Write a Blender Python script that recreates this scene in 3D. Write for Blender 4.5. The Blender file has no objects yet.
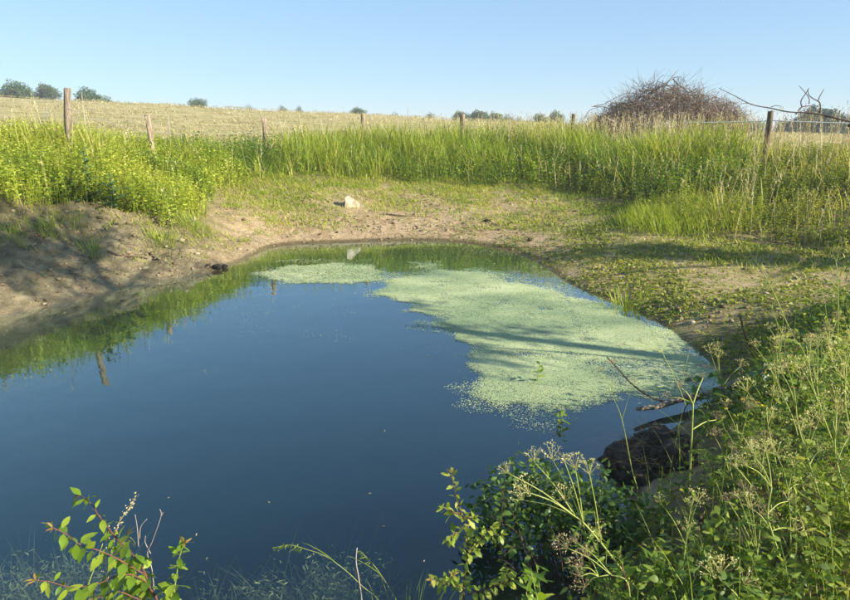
import bpy, math, random
import numpy as np
from mathutils import Vector, Matrix
random.seed(7); rng = np.random.default_rng(11)
SC = bpy.context.scene
COL = SC.collection

# ---------------------------------------------------------------- camera
CAM_Z, PITCH, FPX = 2.2, math.radians(14.6), 660.0
cam_d = bpy.data.cameras.new('camera'); cam = bpy.data.objects.new('camera', cam_d); COL.objects.link(cam)
cam.location = (0, 0, CAM_Z); cam.rotation_euler = (math.pi/2 - PITCH, 0, 0)
cam_d.sensor_width = 36; cam_d.lens = FPX/850*36; cam_d.clip_end = 6000; cam_d.clip_start = 0.05
SC.camera = cam
# ---------------------------------------------------------------- sky, sun, exposure
SUN_EL, SUN_BACK = math.radians(27), math.radians(24)      # sun to the right, a little behind the viewer
sdir = Vector((math.cos(SUN_BACK)*math.cos(SUN_EL), -math.sin(SUN_BACK)*math.cos(SUN_EL), math.sin(SUN_EL)))
W_ = bpy.data.worlds.new('World'); SC.world = W_; W_.use_nodes = True
nt = W_.node_tree; bg = nt.nodes['Background']; sky = nt.nodes.new('ShaderNodeTexSky')
sky.sky_type = 'NISHITA'; sky.sun_disc = False; sky.sun_elevation = SUN_EL
sky.sun_rotation = math.atan2(sdir.x, sdir.y)
sky.air_density = 1.0; sky.dust_density = 0.12; sky.ozone_density = 1.7; sky.altitude = 100
gm = nt.nodes.new('ShaderNodeGamma'); gm.inputs[1].default_value = 0.5      # softer contrast over the whole sky, as a phone renders it
tn_ = nt.nodes.new('ShaderNodeMix'); tn_.data_type = 'RGBA'; tn_.blend_type = 'MULTIPLY'; tn_.inputs[0].default_value = 1; tn_.inputs[7].default_value = (.77, 1.05, 1.34, 1)
nt.links.new(sky.outputs[0], gm.inputs[0]); nt.links.new(gm.outputs[0], tn_.inputs[6]); nt.links.new(tn_.outputs[2], bg.inputs[0]); bg.inputs[1].default_value = 0.137
sun_d = bpy.data.lights.new('sun', 'SUN'); sun_d.energy = 5.0; sun_d.angle = math.radians(0.55); sun_d.color = (1.0, 0.90, 0.74)
sun = bpy.data.objects.new('sun', sun_d); COL.objects.link(sun); sun.rotation_euler = sdir.to_track_quat('Z', 'Y').to_euler()
sun.location = sdir*40
vs = SC.view_settings; vs.view_transform = 'Standard'; vs.look = 'None'; vs.gamma = 1; vs.use_curve_mapping = False; vs.exposure = 1.16
SC.cycles.max_bounces = 8; SC.cycles.transparent_max_bounces = 12; SC.cycles.volume_bounces = 0
SC.cycles.use_denoising = True

# ---------------------------------------------------------------- pixel helpers (850 x 600 photograph)
SP, CP = math.sin(PITCH), math.cos(PITCH)
def ray(u, v):
    xc = (u-425)/FPX; yc = (300-v)/FPX
    return (xc, CP + yc*SP, -SP + yc*CP)
def at(u, v, D):                       # point on that line of sight at D metres ahead
    d = ray(u, v); t = D/d[1]
    return Vector((d[0]*t, D, CAM_Z + d[2]*t))
def on_level(u, v, z=0.0):
    d = ray(u, v); t = (z-CAM_Z)/d[2]
    return Vector((d[0]*t, d[1]*t, z))

# ---------------------------------------------------------------- noise
def _h(ix, iy, s):
    n = (ix*374761393 + iy*668265263 + s*982451653) & 0x7fffffff
    n = ((n ^ (n >> 13))*1274126177) & 0x7fffffff
    return ((n ^ (n >> 16)) & 0xffff)/65535.0
def vnoise(x, y, s=0):
    x = np.asarray(x, float); y = np.asarray(y, float)
    ix = np.floor(x).astype(np.int64); iy = np.floor(y).astype(np.int64)
    fx = x-ix; fy = y-iy; fx = fx*fx*(3-2*fx); fy = fy*fy*(3-2*fy)
    a = _h(ix, iy, s); b = _h(ix+1, iy, s); c = _h(ix, iy+1, s); d = _h(ix+1, iy+1, s)
    return (a*(1-fx)+b*fx)*(1-fy) + (c*(1-fx)+d*fx)*fy
def fbm(x, y, s=0, o=4):
    r = 0; a = .5; t = 0
    for k in range(o):
        r = r + a*vnoise(x*2**k, y*2**k, s+k*17); t += a; a *= .5
    return r/t - .5
def sstep(a, b, x):
    t = np.clip((np.asarray(x, float)-a)/(b-a), 0, 1); return t*t*(3-2*t)

# ---------------------------------------------------------------- terrain: control points
shore_px = [(0,316),(60,304),(110,290),(160,281),(205,273),(238,263),(262,251),(292,245),(335,243),(400,241),(465,244),(515,253),
            (545,267),(570,284),(600,297),(640,313),(680,340),(712,366)]
shore = [tuple(on_level(u, v)[:2]) for u, v in shore_px]
shore += [(2.6,5.45),(2.25,4.95),(1.75,4.45),(1.42,3.95),(1.22,3.5),(.95,2.95),(.45,2.5),(-.5,2.3),(-1.5,2.2),(-2.8,2.25),(-4.3,2.5),(-5.9,3.0),
          (-7.0,3.9),(-7.1,5.0),(-6.4,6.0),(-5.5,6.75)]
SHORE = np.array(shore)
base_px = [(-40,222,9.2),(10,214,9.9),(60,207,10.7),(120,212,11.3),(180,236,11.1),(205,222,12.4),(222,192,14.6),(300,181,16.6),(400,183,17.4),(450,187,17.3),
           (520,188,17.0),(570,192,16.2),(620,206,14.3),(690,232,11.7),(760,244,10.8),(860,250,10.2)]
BASE = [at(*p) for p in base_px]
post_px = [(69,88,12.8,1.50),(150,115,14.6,1.38),(265,118,18.8,1.36),(363,113,20.6,1.40),(462,114,21.2,1.42),(573,114,20.6,1.40),(678,114,18.2,1.38),(768,111,15.2,1.34)]
POST = [(at(u, 130, D).x, D, z) for u, v, D, z in post_px]
ctl = [(x, y, 0.0) for x, y in shore] + [tuple(p) for p in BASE] + POST
r_ = at(350, 206, 15); ctl += [tuple(r_)]
ctl += [tuple(at(-70,140,11.2))[:2]+(1.6,), (9.6,12.6,1.32), (10.5,9.5,1.2), (8,7.5,.75), (5.2,7.6,.32), (4.2,5.8,.5), (3.1,4.6,.42), (2.3,3.5,.40), (3.6,2.8,.68), (1.7,2.6,.36),
        (.9,1.9,.34), (0,1.4,.42), (0,0,.6), (-1.5,1.0,.45), (-3.5,1.0,.5), (2.5,0,.75), (-6,1.2,.7), (-9,2.5,1.1), (-9.3,5,1.3), (-8.4,8,1.35), (6,3,.9), (9,5,1.1)]
for x, y, z in [(-3,4.5,-1.1),(-1,4.2,-1.25),(.1,5,-1.2),(-3,6.5,-1.1),(-1,7.5,-1.2),(0,9,-1.0),(-1.5,10.0,-.7),(1,7,-.9),(-4.8,4.6,-.9),(1.2,9,-.45),(.2,11.3,-.3),(2,7.4,-.35),(-2,11.6,-.25)]:
    ctl.append((x, y, z))
def field_z(x, y):
    x = np.asarray(x, float); y = np.asarray(y, float)
    xs = np.clip(x, -62, 60)
    rise = 1.9 - .0475*xs
    yy = np.clip(y-22, 0, None)
    t = np.clip(yy/50, 0, 1)
    up = rise*(t*t*(2-t)*.45 + t*.55)
    fall = np.clip(y-74, 0, None)
    drop = -.016*fall*sstep(0, 40, fall) - .0
    z = 1.4 + up + np.maximum(drop, -3.2)
    back = sstep(2, -14, y)
    return z*(1-back) + 1.0*back
for x in (-16,-11,-6,0,6,11,16):
    for y in (24.5, 28): ctl.append((x, y, float(field_z(x, y))))
for x, y in ((-14,17),(-14,12),(-14,6),(-14,0),(-10,-6),(-3,-6),(4,-6),(11,-6),(15,0),(15,6),(15,12),(14,18),(-10.5,19),(10.5,19.5),(-6,-2),(5,-2)):
    ctl.append((x, y, float(field_z(x, y)) if y > 2 else 1.0 if y < -3 else .85))
C = np.array(ctl)
def _k(r2): return np.where(r2 < 1e-9, 0, .5*r2*np.log(np.maximum(r2, 1e-9)))
NC = len(C); K = _k(((C[:, None, :2]-C[None, :, :2])**2).sum(-1)) + np.eye(NC)*.02
Pm = np.c_[np.ones(NC), C[:, :2]]
A = np.block([[K, Pm], [Pm.T, np.zeros((3, 3))]])
sol = np.linalg.solve(A, np.r_[C[:, 2], np.zeros(3)])
def tps(x, y):
    sh = np.shape(x); q = np.c_[np.ravel(x), np.ravel(y)]; out = np.empty(len(q))
    for i in range(0, len(q), 20000):
        b = q[i:i+20000]
        k = _k(((b[:, None, :]-C[None, :, :2])**2).sum(-1))
        out[i:i+20000] = k @ sol[:NC] + sol[NC] + b @ sol[NC+1:]
    return out.reshape(sh)
def edge_dist(x, y, poly):             # distance to a polyline
    q = np.c_[np.ravel(x), np.ravel(y)]; best = np.full(len(q), 1e9)
    for a, b in zip(poly, np.roll(poly, -1, 0)):
        d = b-a; t = np.clip(((q-a)@d)/(d@d), 0, 1)
        best = np.minimum(best, ((q-(a+t[:, None]*d))**2).sum(1))
    return np.sqrt(best).reshape(np.shape(x))
def inside(x, y, poly):
    x = np.asarray(x, float); y = np.asarray(y, float); r = np.zeros(x.shape, bool)
    for (x1, y1), (x2, y2) in zip(poly, np.roll(poly, -1, 0)):
        if y1 == y2: continue
        r ^= ((y1 > y) != (y2 > y)) & (x < (x2-x1)*(y-y1)/(y2-y1)+x1)
    return r
# banks that carry tall growth: the strip from the foot of the grass to behind the fence
outer = [(p[0]*1.13, p[1]+1.6+.0*p[0]) for p in POST]
outer[0] = (outer[0][0]-.3, outer[0][1]+.2)
VEG = np.array([(-9.2,7.2)] + [tuple(p[:2]) for p in BASE] + [(13,9.5),(14,13)] + [(p[0], p[1]) for p in outer[::-1]] + [(-12,13.6),(-13,9)])
def veg_mask(x, y):
    m = inside(x, y, VEG).astype(float)
    return m
def height(x, y, detail=True):
    x = np.asarray(x, float); y = np.asarray(y, float)
    xc = np.clip(x, -15, 15); yc = np.clip(y, -6, 27)
    w = sstep(23.5, 26.5, y); w = np.maximum(w, sstep(12.5, 15, np.abs(x))); w = np.maximum(w, sstep(-3.5, -6, y))
    z = tps(xc, yc)*(1-w) + field_z(x, y)*w
    if detail:
        near = 1-sstep(24, 30, np.hypot(x, y))
        nz = .10*fbm(x*1.1, y*1.1, 3, 3) + .055*fbm(x*4.3, y*4.3, 9, 3)
        left = sstep(-1.5, -3.5, x)*sstep(4, 6, y)*sstep(14, 12, y)
        gul = np.abs(fbm(x*1.7+y*.6, y*1.7-x*.6, 31, 4))
        nz = nz*(1+1.6*left) - left*.6*(gul-.12)*sstep(.06, .4, z) + left*.09*fbm(x*9, y*9, 41, 3)*sstep(.03, .2, z)
        amp = sstep(-.02, .28, z)*.85+.12
        z = z + nz*near*amp
        far = sstep(22.5, 26, y)
        z = z + far*(.13*fbm(x*.45+y*.25, y*.9, 51, 3) + .08*np.sin(y*1.7+x*.28+2.5*fbm(x*.1, y*.1, 5, 2)))
    return z
def hz(x, y): return float(height(np.array([x]), np.array([y]))[0])
def ground_at(u, v, lo=3.0, hi=90.0):    # where a line of sight meets the ground
    D = np.linspace(lo, hi, 3000); d = ray(u, v); t = D/d[1]
    x = d[0]*t; z = CAM_Z+d[2]*t; g = height(x, D)
    i = np.argmax(g > z); return Vector((x[i], D[i], g[i]))

# ---------------------------------------------------------------- materials
def new_mat(name):
    m = bpy.data.materials.new(name); m.use_nodes = True
    t = m.node_tree; t.nodes.clear()
    o = t.nodes.new('ShaderNodeOutputMaterial')
    return m, t, o
def nd(t, kind, **kw):
    x = t.nodes.new(kind)
    for k, v in kw.items():
        if k.startswith('i_'): x.inputs[k[2:]].default_value = v
        else: setattr(x, k, v)
    return x
def rgb(c): return (c[0], c[1], c[2], 1)
def noise(t, scale, detail=4, rough=.6, coord=None):
    x = nd(t, 'ShaderNodeTexNoise'); x.inputs['Scale'].default_value = scale; x.inputs['Detail'].default_value = detail; x.inputs['Roughness'].default_value = rough
    if coord is not None: t.links.new(coord, x.inputs['Vector'])
    return x.outputs['Fac']
def ramp(t, fac, stops):
    r = nd(t, 'ShaderNodeValToRGB'); e = r.color_ramp.elements
    while len(e) < len(stops): e.new(.5)
    for k, (p, c) in enumerate(stops): e[k].position = p; e[k].color = rgb(c) if not isinstance(c, (int, float)) else (c, c, c, 1)
    t.links.new(fac, r.inputs[0]); return r.outputs[0]
def mix(t, fac, a, b, mode='MIX'):
    x = nd(t, 'ShaderNodeMix', data_type='RGBA', blend_type=mode)
    for s, v in ((0, fac), (6, a), (7, b)):
        if isinstance(v, (int, float)): x.inputs[s].default_value = v
        elif isinstance(v, tuple): x.inputs[s].default_value = rgb(v)
        else: t.links.new(v, x.inputs[s])
    return x.outputs[2]
def math_(t, op, a, b=None, clamp=False):
    x = nd(t, 'ShaderNodeMath', operation=op, use_clamp=clamp)
    for s, v in ((0, a), (1, b)):
        if v is None: continue
        if isinstance(v, (int, float)): x.inputs[s].default_value = v
        else: t.links.new(v, x.inputs[s])
    return x.outputs[0]
def attr(t, name):
    return nd(t, 'ShaderNodeAttribute', attribute_name=name).outputs['Fac']
def leaf_mat(name, stops, transl=.4, rough=.5, spec=.35, obj=False, tcol=(1.25, 1.2, .55)):
    m, t, o = new_mat(name)
    f = attr(t, 'tint')
    if obj:
        oi = nd(t, 'ShaderNodeObjectInfo'); f = math_(t, 'MULTIPLY_ADD', oi.outputs['Random'], .75, True); t.nodes[-1].inputs[2].default_value = .12
    geo = nd(t, 'ShaderNodeNewGeometry')
    nz = noise(t, 60, 2, .5, nd(t, 'ShaderNodeTexCoord').outputs['Object'])
    f2 = math_(t, 'ADD', f, math_(t, 'MULTIPLY', math_(t, 'SUBTRACT', nz, .5), .3), True)
    c = ramp(t, f2, stops)
    p = nd(t, 'ShaderNodeBsdfPrincipled'); t.links.new(c, p.inputs['Base Color']); p.inputs['Roughness'].default_value = rough; p.inputs['Specular IOR Level'].default_value = spec
    tr = nd(t, 'ShaderNodeBsdfTranslucent'); t.links.new(mix(t, 1.0, c, tcol, 'MULTIPLY'), tr.inputs['Color'])
    ms = nd(t, 'ShaderNodeMixShader'); ms.inputs[0].default_value = transl
    t.links.new(p.outputs[0], ms.inputs[1]); t.links.new(tr.outputs[0], ms.inputs[2]); t.links.new(ms.outputs[0], o.inputs['Surface'])
    return m
def solid_mat(name, stops, scale=8, rough=.85, bump=.3, bscale=None, stretch=(1, 1, 1), spec=.2, coord='Object'):
    m, t, o = new_mat(name)
    tc = nd(t, 'ShaderNodeTexCoord'); mp = nd(t, 'ShaderNodeMapping'); mp.inputs['Scale'].default_value = stretch
    t.links.new(tc.outputs[coord], mp.inputs['Vector'])
    oi = nd(t, 'ShaderNodeObjectInfo'); mp2 = nd(t, 'ShaderNodeVectorMath', operation='ADD'); t.links.new(mp.outputs[0], mp2.inputs[0])
    sc3 = nd(t, 'ShaderNodeVectorMath', operation='SCALE'); cx = nd(t, 'ShaderNodeCombineXYZ'); t.links.new(oi.outputs['Random'], cx.inputs[0]); t.links.new(oi.outputs['Random'], cx.inputs[1])
    t.links.new(cx.outputs[0], sc3.inputs[0]); sc3.inputs['Scale'].default_value = 37; t.links.new(sc3.outputs[0], mp2.inputs[1])
    f = noise(t, scale, 6, .65, mp2.outputs[0])
    f = math_(t, 'ADD', f, math_(t, 'MULTIPLY', math_(t, 'SUBTRACT', attr(t, 'tint'), 0.0), .5), True)
    p = nd(t, 'ShaderNodeBsdfPrincipled'); t.links.new(ramp(t, f, stops), p.inputs['Base Color'])
    p.inputs['Roughness'].default_value = rough; p.inputs['Specular IOR Level'].default_value = spec
    if bump:
        b = nd(t, 'ShaderNodeBump'); b.inputs['Strength'].default_value = bump; b.inputs['Distance'].default_value = .02
        t.links.new(noise(t, bscale or scale*3, 5, .7, mp2.outputs[0]), b.inputs['Height']); t.links.new(b.outputs[0], p.inputs['Normal'])
    t.links.new(p.outputs[0], o.inputs['Surface'])
    return m
M = {}
# ground: mud, bank soil and mown field
def ground_mat():
    m, t, o = new_mat('ground_soil')
    pos = nd(t, 'ShaderNodeNewGeometry').outputs['Position']
    n1 = noise(t, .9, 5, .6, pos); n2 = noise(t, 6.5, 6, .7, pos); n3 = noise(t, 34, 5, .7, pos)
    mud = ramp(t, n2, [(.28, (.20, .135, .075)), (.46, (.38, .27, .145)), (.62, (.54, .41, .24)), (.8, (.66, .53, .35))])
    mud = mix(t, math_(t, 'MULTIPLY', ramp(t, n3, [(.35, 1.0), (.55, 0.0)]), .35), mud, (.13, .095, .06))
    patch = ramp(t, n1, [(.42, 0.0), (.60, 1.0)])
    mud = mix(t, math_(t, 'MULTIPLY', patch, .45), mud, (.52, .40, .25))
    vo = nd(t, 'ShaderNodeTexVoronoi', feature='DISTANCE_TO_EDGE'); vo.inputs['Scale'].default_value = 5.5
    wv = nd(t, 'ShaderNodeVectorMath', operation='ADD'); nv = nd(t, 'ShaderNodeTexNoise'); nv.inputs['Scale'].default_value = 4; t.links.new(pos, nv.inputs['Vector'])
    sv = nd(t, 'ShaderNodeVectorMath', operation='SCALE'); sv.inputs['Scale'].default_value = .22; t.links.new(nv.outputs['Color'], sv.inputs[0]); t.links.new(pos, wv.inputs[0]); t.links.new(sv.outputs[0], wv.inputs[1]); t.links.new(wv.outputs[0], vo.inputs['Vector'])
    crack = math_(t, 'MULTIPLY', ramp(t, vo.outputs['Distance'], [(0.0, 1.0), (.045, 0.0)]), ramp(t, noise(t, .7, 3, .5, pos), [(.45, 0.0), (.6, 1.0)]))
    mud = mix(t, math_(t, 'MULTIPLY', crack, .6), mud, (.11, .08, .045))
    wetf = attr(t, 'wet')
    wet = ramp(t, n2, [(.3, (.085, .062, .022)), (.7, (.20, .15, .06))])
    wf = ramp(t, math_(t, 'ADD', wetf, math_(t, 'MULTIPLY', math_(t, 'SUBTRACT', n2, .5), .9)), [(.42, 0.0), (.68, 1.0)])
    mud = mix(t, wf, mud, wet)
    al = attr(t, 'algae')                      # green film and seedlings drying on the flat
    af = ramp(t, math_(t, 'ADD', al, math_(t, 'MULTIPLY', math_(t, 'SUBTRACT', noise(t, 4.5, 6, .75, pos), .5), 2.2)), [(.45, 0.0), (.8, 1.0)])
    mud = mix(t, math_(t, 'MULTIPLY', af, .8), mud, ramp(t, n3, [(.3, (.16, .17, .035)), (.7, (.36, .36, .09))]))
    bank = ramp(t, n2, [(.28, (.12, .095, .052)), (.5, (.25, .205, .115)), (.68, (.37, .315, .18)), (.85, (.52, .455, .30))])
    mud = mix(t, attr(t, 'bank'), mud, bank)
    soil = ramp(t, n2, [(.3, (.10, .085, .035)), (.55, (.20, .17, .07)), (.75, (.30, .25, .12))])
    c = mix(t, attr(t, 'veg'), mud, soil)
    mp = nd(t, 'ShaderNodeMapping'); mp.inputs['Scale'].default_value = (.35, 1.1, 1); t.links.new(pos, mp.inputs['Vector'])
    h1 = noise(t, 1.4, 7, .72, mp.outputs[0])
    hay = ramp(t, h1, [(.32, (.17, .18, .05)), (.45, (.33, .29, .11)), (.58, (.50, .42, .20)), (.75, (.64, .55, .31))])
    c = mix(t, attr(t, 'field'), c, hay)
    p = nd(t, 'ShaderNodeBsdfPrincipled'); t.links.new(c, p.inputs['Base Color']); p.inputs['Specular IOR Level'].default_value = .25
    rr = nd(t, 'ShaderNodeMapRange'); t.links.new(wf, rr.inputs[0]); rr.inputs[3].default_value = .95; rr.inputs[4].default_value = .45; t.links.new(rr.outputs[0], p.inputs['Roughness'])
    b = nd(t, 'ShaderNodeBump'); b.inputs['Strength'].default_value = 1.0; b.inputs['Distance'].default_value = .08
    hsum = math_(t, 'SUBTRACT', math_(t, 'ADD', noise(t, 9, 7, .7, pos), math_(t, 'MULTIPLY', noise(t, 40, 4, .7, pos), .35)), math_(t, 'MULTIPLY', crack, .3))
    t.links.new(hsum, b.inputs['Height']); t.links.new(b.outputs[0], p.inputs['Normal'])
    t.links.new(p.outputs[0], o.inputs['Surface']); return m
M['ground'] = ground_mat()
def water_mat():
    m, t, o = new_mat('pond_water')
    pos = nd(t, 'ShaderNodeNewGeometry').outputs['Position']
    b = nd(t, 'ShaderNodeBump'); b.inputs['Strength'].default_value = .16; b.inputs['Distance'].default_value = .012
    mp = nd(t, 'ShaderNodeMapping'); mp.inputs['Scale'].default_value = (1.0, 1.0, 1); t.links.new(pos, mp.inputs['Vector'])
    t.links.new(math_(t, 'ADD', noise(t, 3.2, 3, .5, mp.outputs[0]), math_(t, 'MULTIPLY', noise(t, .8, 2, .5, mp.outputs[0]), 2.0)), b.inputs['Height'])
    geo = nd(t, 'ShaderNodeNewGeometry'); dt = nd(t, 'ShaderNodeVectorMath', operation='DOT_PRODUCT')      # Schlick, the same from above and below
    t.links.new(geo.outputs['Incoming'], dt.inputs[0]); t.links.new(b.outputs[0], dt.inputs[1])
    cs = math_(t, 'SUBTRACT', 1.0, math_(t, 'ABSOLUTE', dt.outputs['Value']), True)
    fre = math_(t, 'MULTIPLY_ADD', math_(t, 'POWER', cs, 3.2), .93, True); t.nodes[-1].inputs[2].default_value = .055
    gl = nd(t, 'ShaderNodeBsdfGlossy'); gl.inputs['Color'].default_value = (.80, .97, 1, 1); gl.inputs['Roughness'].default_value = .012; t.links.new(b.outputs[0], gl.inputs['Normal'])
    tr = nd(t, 'ShaderNodeBsdfTransparent'); tr.inputs['Color'].default_value = (.97, .98, .98, 1)
    ms = nd(t, 'ShaderNodeMixShader'); t.links.new(fre, ms.inputs[0]); t.links.new(tr.outputs[0], ms.inputs[1]); t.links.new(gl.outputs[0], ms.inputs[2])
    t.links.new(ms.outputs[0], o.inputs['Surface'])
    vp = nd(t, 'ShaderNodeVolumePrincipled'); vp.inputs['Color'].default_value = (.003, .018, .030, 1); vp.inputs['Density'].default_value = 1.9
    vp.inputs['Absorption Color'].default_value = (.22, .34, .24, 1)
    t.links.new(vp.outputs[0], o.inputs['Volume']); return m
M['water'] = water_mat()
G1 = [(0, (.05, .10, .014)), (.35, (.14, .24, .022)), (.62, (.29, .38, .03)), (.88, (.45, .48, .07)), (1, (.56, .50, .20))]
M['grass'] = leaf_mat('meadow_grass', G1, .42)
M['herb'] = leaf_mat('herb_leaf', [(0, (.07, .13, .014)), (.4, (.22, .31, .03)), (.75, (.42, .48, .05)), (1, (.58, .57, .12))], .42)
M['slope_herb'] = leaf_mat('slope_herb_leaf', [(0, (.07, .10, .014)), (.35, (.15, .21, .025)), (.6, (.29, .32, .045)), (.8, (.40, .38, .09)), (1, (.44, .34, .15))], .4)
M['straw'] = leaf_mat('dry_straw', [(0, (.34, .29, .12)), (.5, (.52, .44, .21)), (1, (.68, .60, .36))], .25, .7, tcol=(1.1, 1, .8))
M['duckweed'] = leaf_mat('duckweed_frond', [(0, (.17, .26, .15)), (.3, (.33, .43, .23)), (.65, (.52, .60, .31)), (1, (.70, .76, .46))], .15, .45)
M['weed'] = leaf_mat('mud_weed', [(0, (.10, .14, .02)), (.5, (.22, .27, .035)), (1, (.40, .38, .09))], .35)
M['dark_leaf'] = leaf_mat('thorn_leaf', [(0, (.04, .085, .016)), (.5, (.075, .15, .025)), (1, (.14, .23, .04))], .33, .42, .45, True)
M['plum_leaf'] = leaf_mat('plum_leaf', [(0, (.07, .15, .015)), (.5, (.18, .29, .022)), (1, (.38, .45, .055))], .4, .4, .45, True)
M['young_leaf'] = leaf_mat('young_leaf', [(0, (.15, .24, .025)), (.6, (.31, .39, .05)), (1, (.45, .45, .12))], .42, .45, .4, True)
M['bronze_leaf'] = leaf_mat('bronze_tip', [(0, (.20, .12, .04)), (.6, (.34, .24, .07)), (1, (.40, .32, .12))], .35, .45, .4, True)
M['parsley'] = leaf_mat('parsley_leaf', [(0, (.05, .10, .018)), (.4, (.12, .20, .028)), (.75, (.24, .32, .045)), (1, (.38, .40, .09))], .42, .5)
M['bright_frond'] = leaf_mat('bright_frond', [(0, (.10, .18, .015)), (.5, (.19, .29, .02)), (1, (.30, .36, .04))], .45, .5)
M['thistle'] = leaf_mat('thistle_leaf', [(0, (.06, .12, .045)), (.5, (.10, .18, .07)), (1, (.16, .25, .10))], .3, .5)
M['stemgreen'] = leaf_mat('green_stem', [(0, (.18, .24, .05)), (.5, (.36, .41, .10)), (1, (.52, .52, .20))], .1, .5)
M['seed'] = leaf_mat('seed_head', [(0, (.34, .34, .11)), (.5, (.60, .57, .22)), (1, (.80, .74, .40))], .25, .6)
M['seedbrown'] = leaf_mat('brown_seed_head', [(0, (.18, .13, .08)), (.5, (.36, .28, .15)), (1, (.56, .48, .26))], .2, .6)
M['tree_leaf'] = leaf_mat('tree_leaf', [(0, (.06, .11, .05)), (.5, (.10, .17, .07)), (1, (.16, .23, .10))], .3, .5)  # green lightened and greyed: distance haze put into the skyline leaf colour
M['tree_leaf_b'] = leaf_mat('hazed_tree_leaf', [(0, (.06, .10, .05)), (.5, (.11, .16, .075)), (1, (.18, .23, .10))], .3, .5)  # greyer variant, also with the haze of distance mixed into the colour
M['tree_dark'] = leaf_mat('dark_tree_leaf', [(0, (.012, .03, .014)), (.5, (.022, .05, .02)), (1, (.045, .085, .03))], .2, .5)
M['subweed'] = leaf_mat('pond_weed', [(0, (.10, .12, .05)), (.5, (.19, .21, .09)), (1, (.30, .32, .16))], .2, .6)
M['flower'] = leaf_mat('yellow_petal', [(0, (.75, .52, .02)), (1, (.85, .66, .05))], .3, .5)
M['post'] = solid_mat('weathered_post', [(.3, (.09, .065, .045)), (.5, (.28, .215, .15)), (.72, (.46, .38, .29))], 5, .9, .8, 14, (6, 6, .7))
M['post_red'] = solid_mat('brown_post', [(.3, (.08, .064, .047)), (.5, (.235, .19, .14)), (.72, (.39, .33, .26))], 5, .9, .8, 14, (6, 6, .7))
M['post_dark'] = solid_mat('dark_post', [(.25, (.06, .045, .03)), (.5, (.15, .115, .075)), (.75, (.27, .22, .15))], 5, .9, .8, 14, (6, 6, .7))
M['rod'] = solid_mat('rod_steel', [(.3, (.22, .21, .18)), (.7, (.40, .38, .33))], 8, .5, .1)
M['tape'] = solid_mat('fence_tape', [(.3, (.70, .70, .66)), (.7, (.82, .82, .78))], 30, .6, .1)
M['bark'] = solid_mat('twig_bark', [(.25, (.05, .032, .026)), (.55, (.12, .08, .058)), (.8, (.22, .16, .12))], 18, .85, .5, 50)
M['redtwig'] = solid_mat('red_twig', [(.25, (.09, .04, .03)), (.6, (.19, .09, .06)), (.8, (.27, .16, .10))], 30, .7, .3, 80)
M['brush'] = solid_mat('brushwood', [(.2, (.06, .043, .03)), (.5, (.165, .12, .085)), (.8, (.33, .26, .19))], 3, .9, 0)
M['brush_pale'] = solid_mat('pale_brushwood', [(.2, (.16, .12, .10)), (.5, (.30, .24, .20)), (.8, (.46, .39, .33))], 3, .9, 0)
M['log'] = solid_mat('log_bark', [(.25, (.10, .08, .06)), (.5, (.24, .20, .15)), (.75, (.38, .33, .26))], 9, .9, .7, 25)
M['stone'] = solid_mat('limestone', [(.32, (.22, .185, .12)), (.5, (.46, .40, .29)), (.72, (.62, .57, .46))], 7, .9, .5, 22)
M['clod'] = solid_mat('mud_clod', [(.25, (.10, .075, .042)), (.5, (.25, .195, .115)), (.75, (.40, .33, .21))], 6, .95, .4, 20, coord='Object')
M['darksoil'] = solid_mat('peat_soil', [(.3, (.014, .011, .008)), (.5, (.05, .038, .027)), (.7, (.13, .10, .07))], 14, .95, .9, 40)

# ---------------------------------------------------------------- mesh helpers
class Acc:
    def __init__(s): s.v = []; s.t = []; s.c = []; s.n = 0
    def add(s, v, t, c=.5):
        v = np.asarray(v, np.float32).reshape(-1, 3); t = np.asarray(t, np.int64).reshape(-1, 3)
        if len(v) == 0: return
        s.v.append(v); s.t.append(t+s.n); s.c.append(np.broadcast_to(np.asarray(c, np.float32), (len(v),)).copy()); s.n += len(v)
    def mesh(s, name, mat, smooth=False):
        v = np.concatenate(s.v); t = np.concatenate(s.t).astype(np.int32); c = np.concatenate(s.c)
        me = bpy.data.meshes.new(name); me.vertices.add(len(v)); me.vertices.foreach_set('co', v.ravel())
        me.loops.add(len(t)*3); me.loops.foreach_set('vertex_index', t.ravel())
        me.polygons.add(len(t)); me.polygons.foreach_set('loop_start', np.arange(0, len(t)*3, 3, dtype=np.int32))
        a = me.attributes.new('tint', 'FLOAT', 'POINT'); a.data.foreach_set('value', c)
        me.update(calc_edges=True)
        if smooth: me.shade_smooth()
        me.materials.append(M[mat] if isinstance(mat, str) else mat)
        return me
    def obj(s, name, mat, parent=None, smooth=False, loc=None):
        return link(name, s.mesh(name, mat, smooth), parent, loc)
def link(name, me, parent=None, loc=None):
    o = bpy.data.objects.new(name, me); COL.objects.link(o)
    if parent is not None: o.parent = parent
    if loc is not None: o.location = loc
    return o
def tag(o, label=None, cat=None, group=None, kind=None):
    if label: o['label'] = label
    if cat: o['category'] = cat
    if group: o['group'] = group
    if kind: o['kind'] = kind
    return o
def thing(name, loc, label, cat, group=None):
    o = bpy.data.objects.new(name, None); COL.objects.link(o); o.location = loc; o.empty_display_size = .1
    return tag(o, label, cat, group)
def rel(path, root): r = Vector(root.location); return [Vector(p)-r for p in path]
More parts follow.
